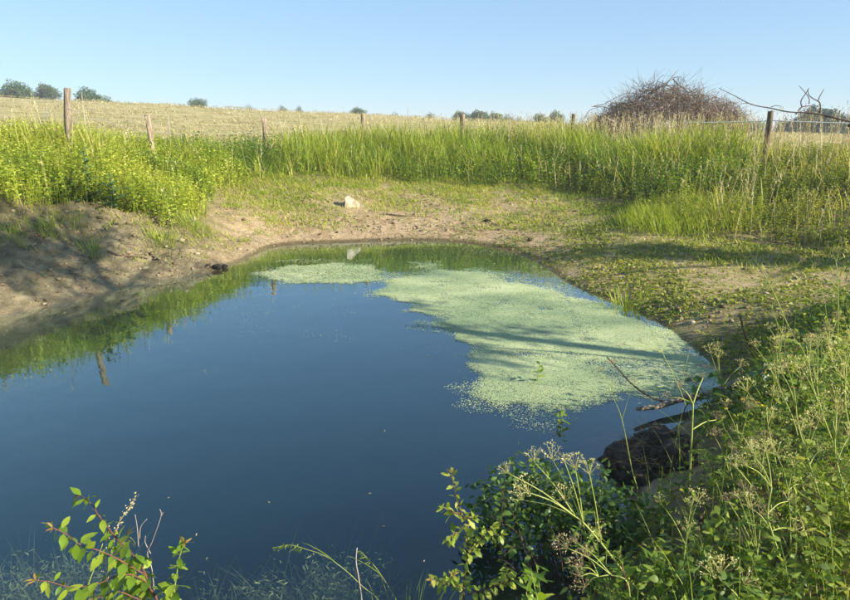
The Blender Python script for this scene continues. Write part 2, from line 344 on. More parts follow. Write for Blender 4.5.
def smooth_path(pts, k=4):
    pts = [np.array(p, float) for p in pts]; out = []
    if len(pts) < 3: 
        return [pts[0]+(pts[-1]-pts[0])*i/k for i in range(k+1)]
    for i in range(len(pts)-1):
        p0 = pts[max(i-1, 0)]; p1 = pts[i]; p2 = pts[i+1]; p3 = pts[min(i+2, len(pts)-1)]
        for j in range(k):
            t = j/k; out.append(.5*((2*p1)+(-p0+p2)*t+(2*p0-5*p1+4*p2-p3)*t*t+(-p0+3*p1-3*p2+p3)*t**3))
    out.append(pts[-1]); return out
def tube(acc, path, r0, r1, sides=5, c=.5, wob=0, cap=True):
    P = np.array([tuple(p) for p in path], float); m = len(P)
    T = np.gradient(P, axis=0); T /= np.maximum(np.linalg.norm(T, axis=1, keepdims=True), 1e-9)
    ref = np.array([0, 0, 1.0]) if abs(T[0, 2]) < .9 else np.array([1.0, 0, 0])
    X = np.cross(T, ref); X /= np.maximum(np.linalg.norm(X, axis=1, keepdims=True), 1e-9); Y = np.cross(T, X)
    R = np.linspace(r0, r1, m) if np.isscalar(r0) else np.array(r0)
    a = np.arange(sides)*2*math.pi/sides
    V = P[:, None, :] + R[:, None, None]*(np.cos(a)[None, :, None]*X[:, None, :] + np.sin(a)[None, :, None]*Y[:, None, :])
    if wob: V = V*1.0 + (rng.random(V.shape)-.5)*wob*R[:, None, None]
    V = V.reshape(-1, 3); F = []
    for i in range(m-1):
        for j in range(sides):
            p, q = i*sides+j, i*sides+(j+1) % sides
            F += [(p, q, q+sides), (p, q+sides, p+sides)]
    if cap:
        for base, flip in ((0, True), ((m-1)*sides, False)):
            for j in range(1, sides-1):
                F.append((base, base+j+1, base+j) if flip else (base, base+j, base+j+1))
    acc.add(V, F, c)
def blades(acc, pos, h, w, az, lean, bend, tint, segs=3):
    N = len(pos); pos = np.asarray(pos, float)
    h, w, az, lean, bend, tint = [np.broadcast_to(np.asarray(q, float), (N,)) for q in (h, w, az, lean, bend, tint)]
    d = np.c_[np.cos(az), np.sin(az)]; s = np.c_[-np.sin(az), np.cos(az)]
    V = np.empty((N, 2*segs+1, 3)); c = np.empty((N, 2*segs+1))
    for k in range(segs+1):
        f = k/segs
        hor = h*(lean*f + bend*f*f); up = h*f*(1-.35*bend*f)
        cen = np.c_[pos[:, 0]+d[:, 0]*hor, pos[:, 1]+d[:, 1]*hor, pos[:, 2]+up]
        if k == segs: V[:, 2*segs] = cen; c[:, 2*segs] = tint
        else:
            ww = w*(1-.75*f*f)*.5
            off = np.c_[s*ww[:, None], np.zeros(N)]
            V[:, 2*k] = cen-off; V[:, 2*k+1] = cen+off; c[:, 2*k:2*k+2] = tint[:, None]
    F = []
    for k in range(segs-1): F += [(2*k, 2*k+1, 2*k+3), (2*k, 2*k+3, 2*k+2)]
    F.append((2*segs-2, 2*segs-1, 2*segs)); F = np.array(F)
    T = F[None]+(np.arange(N)*(2*segs+1))[:, None, None]
    acc.add(V.reshape(-1, 3), T.reshape(-1, 3), c.ravel())
def rhombs(acc, pos, length, width, tint, flat=0.0, dirs=None, fold=.25, ovate=False):
    """leaf-like folded rhombi at POS; FLAT 0..1 turns them level"""
    N = len(pos); pos = np.asarray(pos, float)
    length, width, tint = [np.broadcast_to(np.asarray(q, float), (N,)) for q in (length, width, tint)]
    if dirs is None:
        dirs = rng.normal(size=(N, 3)); dirs[:, 2] *= (1-flat)
    L = dirs/np.maximum(np.linalg.norm(dirs, axis=1, keepdims=True), 1e-9)
    up = rng.normal(size=(N, 3))*(1-flat)*.8 + np.array([0, 0, 1.0])
    S = np.cross(L, up); S /= np.maximum(np.linalg.norm(S, axis=1, keepdims=True), 1e-9); U = np.cross(S, L)
    a = pos; b = pos+L*(length*.45)[:, None]+S*(width*.5)[:, None]+U*(fold*width*.5)[:, None]
    c = pos+L*length[:, None]-U*(.12*length)[:, None]; d = pos+L*(length*.45)[:, None]-S*(width*.5)[:, None]+U*(fold*width*.5)[:, None]
    if ovate:
        q = lambda f, s, dz: pos+L*(length*f)[:, None]+S*(width*s)[:, None]+U*(fold*width*abs(s)-dz*length)[:, None]
        V = np.stack([pos, q(.22, .40, .0), q(.48, .50, .03), q(.78, .28, .08), c, q(.78, -.28, .08), q(.48, -.50, .03), q(.22, -.40, .0)], 1)
        F = np.array([(0, 1, 7), (1, 2, 6), (1, 6, 7), (2, 3, 5), (2, 5, 6), (3, 4, 5)])
        T = F[None]+(np.arange(N)*8)[:, None, None]
        acc.add(V.reshape(-1, 3), T.reshape(-1, 3), np.repeat(tint, 8)); return
    V = np.stack([a, b, c, d], 1); F = np.array([(0, 1, 2), (0, 2, 3)])
    T = F[None]+(np.arange(N)*4)[:, None, None]
    acc.add(V.reshape(-1, 3), T.reshape(-1, 3), np.repeat(tint, 4))
def scatter(poly_or_box, n, keep=None):
    if isinstance(poly_or_box, tuple):
        x0, x1, y0, y1 = poly_or_box; x = rng.uniform(x0, x1, n); y = rng.uniform(y0, y1, n)
    else:
        p = np.asarray(poly_or_box); x = rng.uniform(p[:, 0].min(), p[:, 0].max(), n); y = rng.uniform(p[:, 1].min(), p[:, 1].max(), n)
        m = inside(x, y, p); x, y = x[m], y[m]
    if keep is not None:
        m = rng.random(len(x)) < keep(x, y); x, y = x[m], y[m]
    return x, y
def in_view(x, y, margin=1.5):
    return (np.abs(x) < y*.66+margin)

# ================================================================ the ground
def grade(a, b, step, lim, g=1.16):
    mid = list(np.arange(a, b, step)); lo = []; s = step; x = a
    while x > -lim: s = min(s*g, 260); x -= s; lo.append(x)
    hi = []; s = step; x = mid[-1]
    while x < lim: s = min(s*g, 260); x += s; hi.append(x)
    return np.array(lo[::-1]+mid+hi)
gx = grade(-11, 11.5, .085, 1500); gy = grade(1.2, 24, .085, 1500)
X, Y = np.meshgrid(gx, gy); Z = height(X, Y)
nx, ny = len(gx), len(gy)
idx = np.arange(nx*ny).reshape(ny, nx)
a, b, c_, d = idx[:-1, :-1].ravel(), idx[:-1, 1:].ravel(), idx[1:, 1:].ravel(), idx[1:, :-1].ravel()
acc = Acc(); acc.add(np.c_[X.ravel(), Y.ravel(), Z.ravel()], np.r_[np.c_[a, b, c_], np.c_[a, c_, d]], 0)
me = acc.mesh('ground', 'ground', True)
ground = link('ground', me); tag(ground, 'pale dry mud banks and mown meadow ground around the pond', None, None, 'structure')
xr, yr, zr = X.ravel(), Y.ravel(), Z.ravel()
nearm = (np.abs(xr) < 16) & (yr > -8) & (yr < 30)
vg = np.zeros(len(xr)); vg[nearm] = inside(xr[nearm], yr[nearm], VEG)
vgd = np.full(len(xr), 9.0); vgd[nearm] = edge_dist(xr[nearm], yr[nearm], VEG)
vg = np.clip(.5+np.where(vg > .5, 1, -1)*vgd/1.2+.6*fbm(xr*1.5, yr*1.5, 77, 3), 0, 1)
fd = ((yr > 24) | (np.abs(xr) > 14) | (yr < -6)).astype(float)
POSTL = np.array([(-13.5, 9.0), (-11.8, 11.6)]+[(p[0], p[1]) for p in POST]+[(9.6, 12.6), (13, 10)])
yf = np.interp(xr, POSTL[:, 0], POSTL[:, 1]); fd = np.maximum(fd, sstep(.3, 1.4, yr-yf))
nearbank = sstep(3.4, 2.2, yr)*sstep(8, 6, np.abs(xr)) + sstep(1.0, 1.7, xr-.45*(yr-3))*sstep(7.5, 5.5, yr)
vg = np.maximum(vg, np.clip(nearbank, 0, 1))*(1-fd)
algae = sstep(0, 3.5, xr+.0*yr)*sstep(15.5, 12.5, yr)*.50+.14+.5*np.clip(1-vgd/2.8, 0, 1)*sstep(12, 14, yr)
for nm, val in (('veg', vg), ('field', fd), ('wet', np.clip(1-zr/.085, 0, 1.3)), ('algae', algae), ('bank', sstep(-2.6, -4.2, xr)*sstep(13.5, 11.5, yr)*sstep(4, 5.5, yr))):
    at_ = me.attributes.new(nm, 'FLOAT', 'POINT'); at_.data.foreach_set('value', val.astype(np.float32))

# ================================================================ water
wv = []; x0, x1, y0, y1, zb = -8.6, 4.2, 1.6, 13.6, -3.0
acc = Acc()
V = [(x0, y0, 0), (x1, y0, 0), (x1, y1, 0), (x0, y1, 0), (x0, y0, zb), (x1, y0, zb), (x1, y1, zb), (x0, y1, zb)]
acc.add(V, [(0, 1, 2), (0, 2, 3), (4, 6, 5), (4, 7, 6), (0, 5, 1), (0, 4, 5), (1, 6, 2), (1, 5, 6), (2, 7, 3), (2, 6, 7), (3, 4, 0), (3, 7, 4)])
water = acc.obj('water', 'water'); water.data.shade_flat(); tag(water, 'still blue pond water mirroring the sky and banks', None, None, 'structure')

# ---------------------------------------------------------------- duckweed mats
dw_px = [[(378,292),(400,279),(440,270),(480,272),(520,284),(560,294),(600,303),(645,322),(690,345),(722,372),(700,392),(660,402),(610,404),(560,412),(512,408),(478,392),(468,372),(466,352),(462,338),(440,322),(405,308)],
         [(255,273),(290,265),(340,263),(372,266),(384,272),(378,280),(350,284),(300,284),(268,281)],
         [(408,262),(440,261),(446,266),(432,270),(410,268)]]
acc = Acc()
for k, poly in enumerate(dw_px):
    wp = np.array([tuple(on_level(u, v)[:2]) for u, v in poly])
    x, y = scatter((wp[:, 0].min()-.5, wp[:, 0].max()+.5, wp[:, 1].min()-.5, wp[:, 1].max()+.5), [1500000, 190000, 30000][k])
    e = edge_dist(x, y, wp)*np.where(inside(x, y, wp), 1, -1); fb = fbm(x*1.1, y*1.1, 200, 4); f2 = fbm(x*4, y*4, 210, 3); f3 = fbm(x*2.1, y*2.6, 240, 4)
    dens = np.clip((e+.36*f3+.22*f2)/.22+.2, 0, 1)*np.clip(.92+2.2*f2+1.5*fb+.25*sstep(6.5, 8.5, y), .16, 1)
    dens = np.maximum(dens, .10*np.clip((e+.25+1.6*f3)/.4, 0, 1))
    if k == 0: dens *= np.clip((.35+sstep(3.9, 6.6, y)*.9), 0, 1)
    m = rng.random(len(x)) < dens*np.clip((6.0/y)**2, 0, 1.0); x, y = x[m], y[m]; m = height(x, y, False) < .03
    x, y = x[m], y[m]
    N = len(x); r = rng.uniform(.55, 1.2, N)*.00105*y; a0 = rng.uniform(0, 6.28, N); tl = rng.normal(0, .10, (N, 2))
    ang = a0[:, None]+np.arange(4)[None]*2*math.pi/4; rr = r[:, None]*rng.uniform(.75, 1.15, (N, 4))
    vx = np.cos(ang)*rr; vy = np.sin(ang)*rr
    V = np.stack([x[:, None]+vx, y[:, None]+vy, .004+rng.random(N)[:, None]*.004+np.abs(vx*tl[:, :1]+vy*tl[:, 1:])], -1)
    T = np.array([(0, 1, 2), (0, 2, 3)])[None]+(np.arange(N)*4)[:, None, None]
    tint = np.clip(.5+1.3*fbm(x*.9, y*2.0, 220, 3)+rng.normal(0, .17, N), 0, 1)
    acc.add(V.reshape(-1, 3), T.reshape(-1, 3), np.repeat(tint, 4))
# thin scum of tiny fronds on the open water in front of the mats
x, y = scatter((-3.2, 1.2, 5.6, 11.2), 120000); fb = fbm(x*.55, y*.8, 260, 4); f2 = fbm(x*3, y*3.6, 265, 3)
m = (rng.random(len(x)) < np.clip((fb-.06)*1.5, 0, .22)*np.clip(.5+3*f2, 0, 1)*sstep(5.6, 8, y)) & (height(x, y, False) < -.1); x, y = x[m], y[m]; N = len(x)
rhombs(acc, np.c_[x, y, np.full(N, .005)], rng.uniform(.004, .014, N), rng.uniform(.004, .009, N), np.clip(rng.normal(.6, .2, N), 0, 1), flat=1.0, fold=0)
# loose fronds drifting near the shore and on open water
x, y = scatter((-6, 4, 3, 13.4), 26000); hh = height(x, y, False); fb = fbm(x*.8, y*.8, 230, 4)
m = (hh < -.005) & (rng.random(len(x)) < np.clip(.9*np.exp(-np.abs(hh)/.10)*(y > 8)*(x > -2.5) + np.clip(fb*2.2-.35, 0, .5)*.06, 0, 1))
x, y = x[m], y[m]; N = len(x)
P0 = np.c_[x, y, np.full(N, .006)]; rhombs(acc, P0, rng.uniform(.012, .035, N), rng.uniform(.008, .02, N), np.clip(rng.normal(.55, .2, N), 0, 1), flat=1.0, fold=0)
dw = acc.obj('duckweed', 'duckweed'); tag(dw, 'pale green duckweed floating in mats on the pond', None, None, 'stuff')

# ---------------------------------------------------------------- submerged weed near the viewer's shore
acc = Acc()
for (u, v, rad, n) in [(18,582,.30,420),(62,558,.24,240),(110,592,.2,130),(238,590,.24,190),(310,572,.26,210),(345,556,.2,110)]:
    c0 = on_level(u, v, -.15)
    x = rng.normal(c0.x, rad*.6, n); y = rng.normal(c0.y, rad*.5, n); g = height(x, y, False)
    top = np.minimum(rng.uniform(-.30, -.07, n), g+rng.uniform(.1, .7, n)); g = np.minimum(g, top-.03)
    blades(acc, np.c_[x, y, g], top-g, rng.uniform(.003, .007, n), rng.uniform(0, 6.28, n), .4, .5, rng.random(n), 4)
    q = rng.integers(0, n, n*5); f = rng.uniform(.3, 1, n*5)
    rhombs(acc, np.c_[x[q]+rng.normal(0, .035, n*5), y[q]+rng.normal(0, .035, n*5), np.minimum(g[q]+(top-g)[q]*f, -.03)], rng.uniform(.02, .05, n*5), .009, rng.random(n*5), flat=.6)
sw = acc.obj('submerged_weed', 'subweed'); tag(sw, 'feathery olive water weed under the surface near the viewer', None, None, 'stuff')

# ================================================================ bank vegetation (masses)
def clump(x, y, s, f=1.2): return fbm(x*f, y*f, s, 3)
# tall grass along the far bank and round to the left
acc = Acc()
x, y = scatter(VEG, 150000); k = in_view(x, y, 2.0); x, y = x[k], y[k]
ed = edge_dist(x, y, VEG)
yfl = np.interp(x, POSTL[:, 0], POSTL[:, 1])
rightness = sstep(3.0, 6.0, x+.15*(17-y))*sstep(16.8, 14.2, y)
leftness = sstep(-4.3, -5.6, x)*sstep(15.6, 14.4, y)
cl = clump(x, y, 300, .9); cl2 = clump(x, y, 305, 3.2)
dens = np.clip(.68+cl*2.2+cl2*1.3, .10, 1)*(1-.62*rightness)*np.clip((ed-.75*np.clip(.5+3.2*fbm(x*1.3, y*1.3, 333, 3), 0, 1))/.35+.25, 0, 1)*(1-.25*leftness)
dens *= 1-.55*sstep(.6, 1.8, y-yfl)
k = rng.random(len(x)) < dens*.75; x, y, ed, cl, cl2, rightness, leftness, yfl = [q[k] for q in (x, y, ed, cl, cl2, rightness, leftness, yfl)]
N = len(x); z = height(x, y)
h = (.62+.85*cl+.45*cl2+rng.normal(0, .13, N))*np.clip(.32+ed*.6, .32, 1)*(1-.52*rightness)*(1-.12*leftness)
h = np.clip(h*(1.2+.22*sstep(-4, -1, x)), .12, 1.25)
tint = np.clip(.60+.85*cl2+.9*cl+.2*leftness+rng.normal(0, .16, N)-.28*sstep(-2, 1.0, cl*4+x*.2)*(1-rightness)*.4+.2*rightness, 0, .93)
dry = rng.random(N) < .05+.20*rightness; tint = np.where(dry, rng.uniform(.9, 1, N), tint)
blades(acc, np.c_[x, y, z-.02], h, rng.uniform(.008, .017, N)*(1+y*.03), rng.uniform(0, 6.28, N), np.where(rng.random(N) < .22, rng.uniform(.3, .9, N), rng.uniform(.02, .25, N)), np.where(rng.random(N) < .25, rng.uniform(.4, 1.1, N), rng.uniform(.05, .45, N)), tint, 4)
tg = acc.obj('tall_grass', 'grass'); tag(tg, 'tall lush green grass growing thick along the fence bank', None, None, 'stuff')
# flowering stalks standing above the grass
acc = Acc()
x, y = scatter(VEG, 13000); k = in_view(x, y, 1.5); x, y = x[k], y[k]; yfl = np.interp(x, POSTL[:, 0], POSTL[:, 1])
w = .06+1.2*np.exp(-((x-5.0)/2.4)**2)*(y > yfl-1.8)+.12*(x > 2)+.3*(y > yfl-.8)*(x > -3)
k = rng.random(len(x)) < w*.9; x, y = x[k], y[k]; N = len(x); z = height(x, y)
h = rng.uniform(.7, 1.12, N)*np.where(y > yfl[k]-1.8, 1.2, .85); az = rng.uniform(0, 6.28, N); ln = rng.uniform(.02, .15, N); bd = rng.uniform(.02, .2, N); tn = rng.uniform(.1, 1, N)
blades(acc, np.c_[x, y, z], h, .007+.0003*y, az, ln, bd, tn, 4)
for k in range(7):
    f = .74+.26*k/7; hor = h*(ln*f+bd*f*f); up = h*f*(1-.35*bd*f)
    rhombs(acc, np.c_[x+np.cos(az)*hor, y+np.sin(az)*hor, z+up], rng.uniform(.04, .08, N), .016, tn, dirs=np.c_[rng.normal(0, .35, (N, 2)), np.full(N, 1.0)])
st = acc.obj('grass_seed_stalks', 'straw'); tag(st, 'straw coloured flowering grass stalks rising above the fence bank', None, None, 'stuff')
# broad leaved herbs: left bank crest and the right slope
def herbs(name, label, box, n, keep, hgt, mat, leaf=.055, tmu=.6):
    acc = Acc(); x, y = scatter(box, n, keep); k = in_view(x, y, 1.5); x, y = x[k], y[k]; N = len(x); z = height(x, y)
    h = hgt*rng.uniform(.55, 1.15, N)*(1+.8*clump(x, y, 410, 1.4)); az = rng.uniform(0, 6.28, N); ln = rng.uniform(0, .25, N); bd = rng.uniform(0, .25, N)
    tn = np.clip(tmu+.8*clump(x, y, 420, 1.1)+rng.normal(0, .1, N), 0, 1)
    blades(acc, np.c_[x, y, z-.01], h, .009, az, ln, bd, tn*.8, 3)
    for k in range(11):
        f = np.clip(.18+.82*k/11+rng.normal(0, .03, N), .08, 1); hor = h*(ln*f+bd*f*f); up = h*f*(1-.35*bd*f); a2 = rng.uniform(0, 6.28, N)
        rhombs(acc, np.c_[x+np.cos(az)*hor, y+np.sin(az)*hor, z+up], leaf*rng.uniform(.6, 1.4, N)*(1.25-.6*f), leaf*.42*rng.uniform(.7, 1.3, N), np.clip(tn+rng.normal(0, .1, N), 0, 1),
               dirs=np.c_[np.cos(a2), np.sin(a2), rng.uniform(-.1, .7, N)])
    o = acc.obj(name, mat); tag(o, label, None, None, 'stuff'); return o
veg_in = lambda x, y: inside(x, y, VEG)*np.clip(edge_dist(x, y, VEG)/.35+.3, 0, 1)
herbs('bank_herbs', 'bright yellow green leafy herbs crowding the steep earth bank', (-11, -3.8, 8.5, 16.5), 15000, lambda x, y: veg_in(x, y)*sstep(-3.9, -4.8, x)*.95, .62, 'herb', .065, .66)
herbs('slope_herbs', 'mixed low herbs and dry stalks on the slope below the fence post', (2.2, 11.5, 9.8, 19), 17000, lambda x, y: veg_in(x, y)*np.clip(.62+2.6*clump(x, y, 440, .9), .06, 1)*sstep(2.2, 4, x), .40, 'slope_herb', .06, .55)
herbs('far_herbs', 'leafy stems mixed into the tall grass of the far bank', (-6, 7, 13.5, 21.5), 11000, lambda x, y: veg_in(x, y)*np.clip(.35+3.0*clump(x, y, 450, .8), 0, 1), .66, 'grass', .08, .36)
# the low bright grass patch on the right slope and short growth at the foot of the bank
acc = Acc()
c0 = ground_at(690, 222)
x = rng.normal(c0.x-.1, .62, 5200); y = rng.normal(c0.y+.15, .5, 5200); z = height(x, y); N = len(x)
k = (((x-c0.x)/1.35)**2+((y-c0.y)/1.15)**2 < 1); x, y, z = x[k], y[k], z[k]; N = len(x)
blades(acc, np.c_[x, y, z], rng.uniform(.18, .42, N), .010, rng.uniform(0, 6.28, N), rng.uniform(.1, .4, N), rng.uniform(.1, .5, N), np.clip(rng.normal(.68, .12, N), 0, .9), 3)
pt = acc.obj('bright_grass_patch', 'grass'); tag(pt, 'low bright green grass clump at the foot of the right slope', 'grass clump')
acc = Acc()
x, y = scatter((-7, 12.5, 8, 19.2), 230000); d_ = edge_dist(x, y, VEG); hh = height(x, y)
k = in_view(x, y, 1) & (hh > .12) & (~inside(x, y, VEG) | (d_ < .95)) & (rng.random(len(x)) < np.clip((1.35-d_/np.where(y > 13.5, 2.6, 1.7)), 0, 1)*np.clip(np.where(y > 13.5, .78, .5)+2.2*clump(x, y, 500, 1.0)+1.2*clump(x, y, 501, 4), 0.05, 1)*np.where((x < -3.4) & (y < 13), .25, 1)*np.where((x > 2.5) & (y < 14), .35, 1))
x, y = x[k], y[k]; N = len(x)
blades(acc, np.c_[x, y, height(x, y)], rng.uniform(.03, .12, N), rng.uniform(.008, .018, N), rng.uniform(0, 6.28, N), rng.uniform(.2, 1.1, N), rng.uniform(.1, .6, N), np.clip(rng.normal(.72, .16, N)+.5*clump(x, y, 505, 2), 0, 1), 2)
sg = acc.obj('short_grass', 'grass'); tag(sg, 'short sparse grass between bare mud and tall growth', None, None, 'stuff')
# seedlings and drying weed on the mud flat
acc = Acc()
x, y = scatter((-3, 8.5, 5.2, 15.5), 170000); hh = height(x, y)
flat = sstep(-.6, 3.0, x+.10*(y-8))*sstep(15.5, 13, y)
k = in_view(x, y, 1) & (hh > .015) & ~inside(x, y, VEG) & (rng.random(len(x)) < flat*np.clip(.46+2.3*clump(x, y, 510, 1.3)+1.2*clump(x, y, 511, 5), 0.05, 1))
x, y = x[k], y[k]; N = len(x); z = height(x, y)
rhombs(acc, np.c_[x, y, z+.006], rng.uniform(.02, .065, N), rng.uniform(.015, .035, N), np.clip(.5+.9*clump(x, y, 515, 1.5)+rng.normal(0, .17, N), 0, 1), dirs=np.c_[rng.normal(size=(N, 2)), rng.uniform(.0, .8, N)])
mw = acc.obj('mud_weed', 'weed'); tag(mw, 'tiny green seedlings and drying weed on the mud flat', None, None, 'stuff')
# clods
ICO_V = []; ICO_F = []
_b = bpy.data.meshes.new('tmp'); import bmesh
_bm = bmesh.new(); bmesh.ops.create_icosphere(_bm, subdivisions=1, radius=1); _bm.to_mesh(_b); _bm.free()
ICO_V = np.array([v.co[:] for v in _b.vertices]); ICO_F = np.array([p.vertices[:] for p in _b.polygons]); bpy.data.meshes.remove(_b)
def lumps(acc, pos, r, squash=.6, tint=0.0):
    N = len(pos); r = np.broadcast_to(np.asarray(r, float), (N,))
    V = ICO_V[None]*rng.uniform(.6, 1.3, (N, len(ICO_V), 1))*r[:, None, None]*(rng.uniform(.7, 1.4, (N, 1, 3))*np.array([1, 1, squash]))
    V = V+np.asarray(pos)[:, None, :]
    T = ICO_F[None]+(np.arange(N)*len(ICO_V))[:, None, None]
    acc.add(V.reshape(-1, 3), T.reshape(-1, 3), np.repeat(np.broadcast_to(tint, (N,)), len(ICO_V)))
acc = Acc()
x, y = scatter((-7, 6, 6, 17.5), 46000); hh = height(x, y)
k = in_view(x, y, 1) & (hh > .01) & (hh < 1.0) & ~inside(x, y, VEG) & (rng.random(len(x)) < np.clip(.20+1.5*clump(x, y, 520, 1.2), 0.02, .8)*np.where(x < -2.5, 1.0, np.where(x < 2, .7, .35)))
x, y = x[k], y[k]; N = len(x); r = (.007+.034*rng.random(N)**4.0)*np.where(x < -2.5, 1.15, 1)
lumps(acc, np.c_[x, y, height(x, y)+r*.2], r, .65, rng.uniform(-.6, .4, N))
cd = acc.obj('mud_clods', 'clod'); tag(cd, 'small dry mud clods and grit strewn over the bank', None, None, 'stuff')
# mown hay on the field
acc = Acc()
x, y = scatter((-62, 62, 15, 76), 420000); yfl = np.interp(x, POSTL[:, 0], POSTL[:, 1])
k = in_view(x, y, 1) & (y > yfl+.8) & (rng.random(len(x)) < np.clip(.12+2.0*fbm(x*.5, y*1.3, 540, 3)+.28*np.sin(y*1.7+x*.28+2.5*fbm(x*.1, y*.1, 5, 2)), .02, 1)*np.clip(30/y, .3, 1))
x, y = x[k], y[k]; N = len(x); z = height(x, y)
blades(acc, np.c_[x, y, z], rng.uniform(.08, .24, N), rng.uniform(.015, .04, N)*(1+y*.012), rng.uniform(0, 6.28, N), rng.uniform(.6, 2.4, N), rng.uniform(0, .6, N), np.clip(rng.normal(.45, .3, N), 0, 1), 2)
hy = acc.obj('mown_hay', 'straw'); tag(hy, 'pale mown hay lying over the rising field', None, None, 'stuff')

# ================================================================ fences
fence = thing('post_fence', (0, 17, 1.4), 'old wooden post fence with white tape curving behind the pond', 'fence')
POST_TOP = []
def make_post(i, u, v, D, zg):
    top = at(u, v, D); x = at(u, 130, D).x
    base = Vector((x, D, hz(x, D)))
    lean = {0: (.09, 0), 1: (-.06, .0), 7: (.01, .0), 4: (.02, 0)}.get(i, (random.uniform(-.04, .04), 0))
    hgt = top.z-base.z+.0
    r = [.060, .058, .066, .058, .062, .056, .056, .062][i]
    acc = Acc(); nlev = 12; S = 12
    sq = 1 if i in (0, 4) else 0
    V = []
    for k in range(nlev):
        f = k/(nlev-1); zz = -.4+(hgt+.4)*f
        bx = (top.x-lean[0]*1.0 if False else x)+lean[0]*(zz-hgt*.5)+.012*math.sin(f*7+i*2.1); by = D+.010*math.sin(f*5+i)
        for j in range(S):
            a_ = 2*math.pi*j/S+.3*i; rr = r*(1.08-.12*f)
            if sq: rr *= .95/max(abs(math.cos(a_+.6)), abs(math.sin(a_+.6)))
            rr *= 1+.10*math.sin(3*a_+i)+random.uniform(-.05, .05)
            V.append((bx+rr*math.cos(a_), by+rr*math.sin(a_), base.z+zz+(random.uniform(-.02, .012) if k == nlev-1 else 0)))
    F = []
    for k in range(nlev-1):
        for j in range(S):
            p, q = k*S+j, k*S+(j+1) % S; F += [(p, q, q+S), (p, q+S, p+S)]
    cx = np.mean(V[-S:], 0); V.append(tuple(cx+np.array([0, 0, .004]))); ci = len(V)-1
    for j in range(S): F.append(((nlev-1)*S+j, (nlev-1)*S+(j+1) % S, ci))
    acc.add(np.array(V)-np.array(fence.location), F, 0)
    acc.obj('post', ['post_red', 'post', 'post', 'post', 'post', 'post_dark', 'post_dark', 'post_dark'][i], fence)
    POST_TOP.append(Vector((cx[0], cx[1], cx[2])))
for i, p in enumerate(post_px): make_post(i, *p)
extra = Vector((9.6, 12.6, hz(9.6, 12.6)+1.15))
def sagline(a, b, s, k=10): return [a.lerp(b, i/k)-Vector((0, 0, s*4*(i/k)*(1-i/k))) for i in range(k+1)]
for a_, b_ in zip(POST_TOP[6:], POST_TOP[7:]+[extra]):
    acc = Acc(); dz = Vector((0, -.07, -.20)); p = sagline(a_+dz, b_+dz, .02)
    tube(acc, rel(p, fence), .011, .011, 4, 0); acc.obj('tape', 'tape', fence)
for a_, b_ in zip(POST_TOP[:6], POST_TOP[1:7]):
    acc = Acc(); dz = Vector((0, -.07, -.35)); p = sagline(a_+dz, b_+dz, .05)
    tube(acc, rel(p, fence), .0035, .0035, 4, 0); acc.obj('wire', 'rod', fence)
ef = thing('electric_fence', (-6, 22, 1.6), 'thin metal rods with a pale cord standing in the mown field', 'fence')
RODS = []
for u, v, D in ((-30, 106, 17), (46, 107, 19), (168, 116, 24), (408, 107, 27)):
    tp = at(u, v, D); x = tp.x; g = hz(x, D)
    acc = Acc(); tube(acc, rel([(x, D, g-.1), (x+.01, D, (g+tp.z)/2), (x, D, tp.z)], ef), .019, .016, 6, 0); acc.obj('rod', 'rod', ef); RODS.append(tp)
for a_, b_ in zip(RODS[:2], RODS[1:3]):
    acc = Acc(); tube(acc, rel(sagline(a_-Vector((0, .03, .08)), b_-Vector((0, .03, .08)), .06), ef), .006, .006, 4, 0); acc.obj('cord', 'straw', ef)

# ================================================================ trees
def crown_pts(n, blobs):
    """points spread through lumpy blobs, denser toward their skins"""
    w = np.array([b[3]*b[4]*b[5] for b in blobs]) ** .75; w /= w.sum(); out = []
    for b, k in zip(blobs, rng.multinomial(n, w)):
        d = rng.normal(size=(k, 3)); d /= np.linalg.norm(d, axis=1, keepdims=True)
        r = rng.random(k)**.38*(1+.25*np.sin(d[:, 0]*5+b[0])*np.cos(d[:, 2]*4+b[1]))
        out.append(np.array(b[:3])+d*r[:, None]*np.array(b[3:6]))
    return np.concatenate(out)
def far_tree(u, vtop, wpx, D, zg, label, mat='tree_leaf', n=2600, blobs=6, name='tree', seed=0, tall=1.0, loose=1.0):
    rs = random.Random(seed*31+7)
    topz = at(u, vtop, D).z; x = at(u, vtop, D).x; wid = wpx/682*D
    z0 = zg if zg is not None else hz(x, D)
    H = topz-z0
    t = thing(name, (x, D, z0), label, 'tree', 'trees on the skyline')
    acc = Acc(); tube(acc, smooth_path([(0, 0, -.3), (.05*H*.2, 0, H*.3), (0, .1, H*.75)], 3), H*.035, H*.012, 7, 0, .2)
    for k in range(5):
        a_ = k*1.256+rs.random(); z1 = H*rs.uniform(.25, .5)
        tube(acc, smooth_path([(0, 0, z1), (wid*.15*math.cos(a_), wid*.15*math.sin(a_), z1+H*.12), (wid*.33*math.cos(a_), wid*.33*math.sin(a_), z1+H*.25)], 3), H*.014, H*.004, 5, 0)
    acc.obj('trunk', 'bark', t)
    bl = []
    for k in range(blobs):
        a_ = k*2.4+rs.random(); rr = wid*.5*rs.uniform(.15, .62)
        bl.append((rr*math.cos(a_), rr*math.sin(a_)*.8, H*rs.uniform(.30, .72), wid*rs.uniform(.20, .32), wid*rs.uniform(.2, .3), H*rs.uniform(.17, .27)))
    bl.append((0, 0, H*.74, wid*.24, wid*.24, H*.26))
    p = crown_pts(n, bl); acc = Acc(); L = wid*.05*loose
    rhombs(acc, p, rng.uniform(.6, 1.5, n)*L, rng.uniform(.5, 1.0, n)*L, np.clip(.45+.5*(p[:, 2]/H-.5)*0+rng.normal(0, .22, n), 0, 1), flat=.25)
    acc.obj('crown', mat, t)
    return t
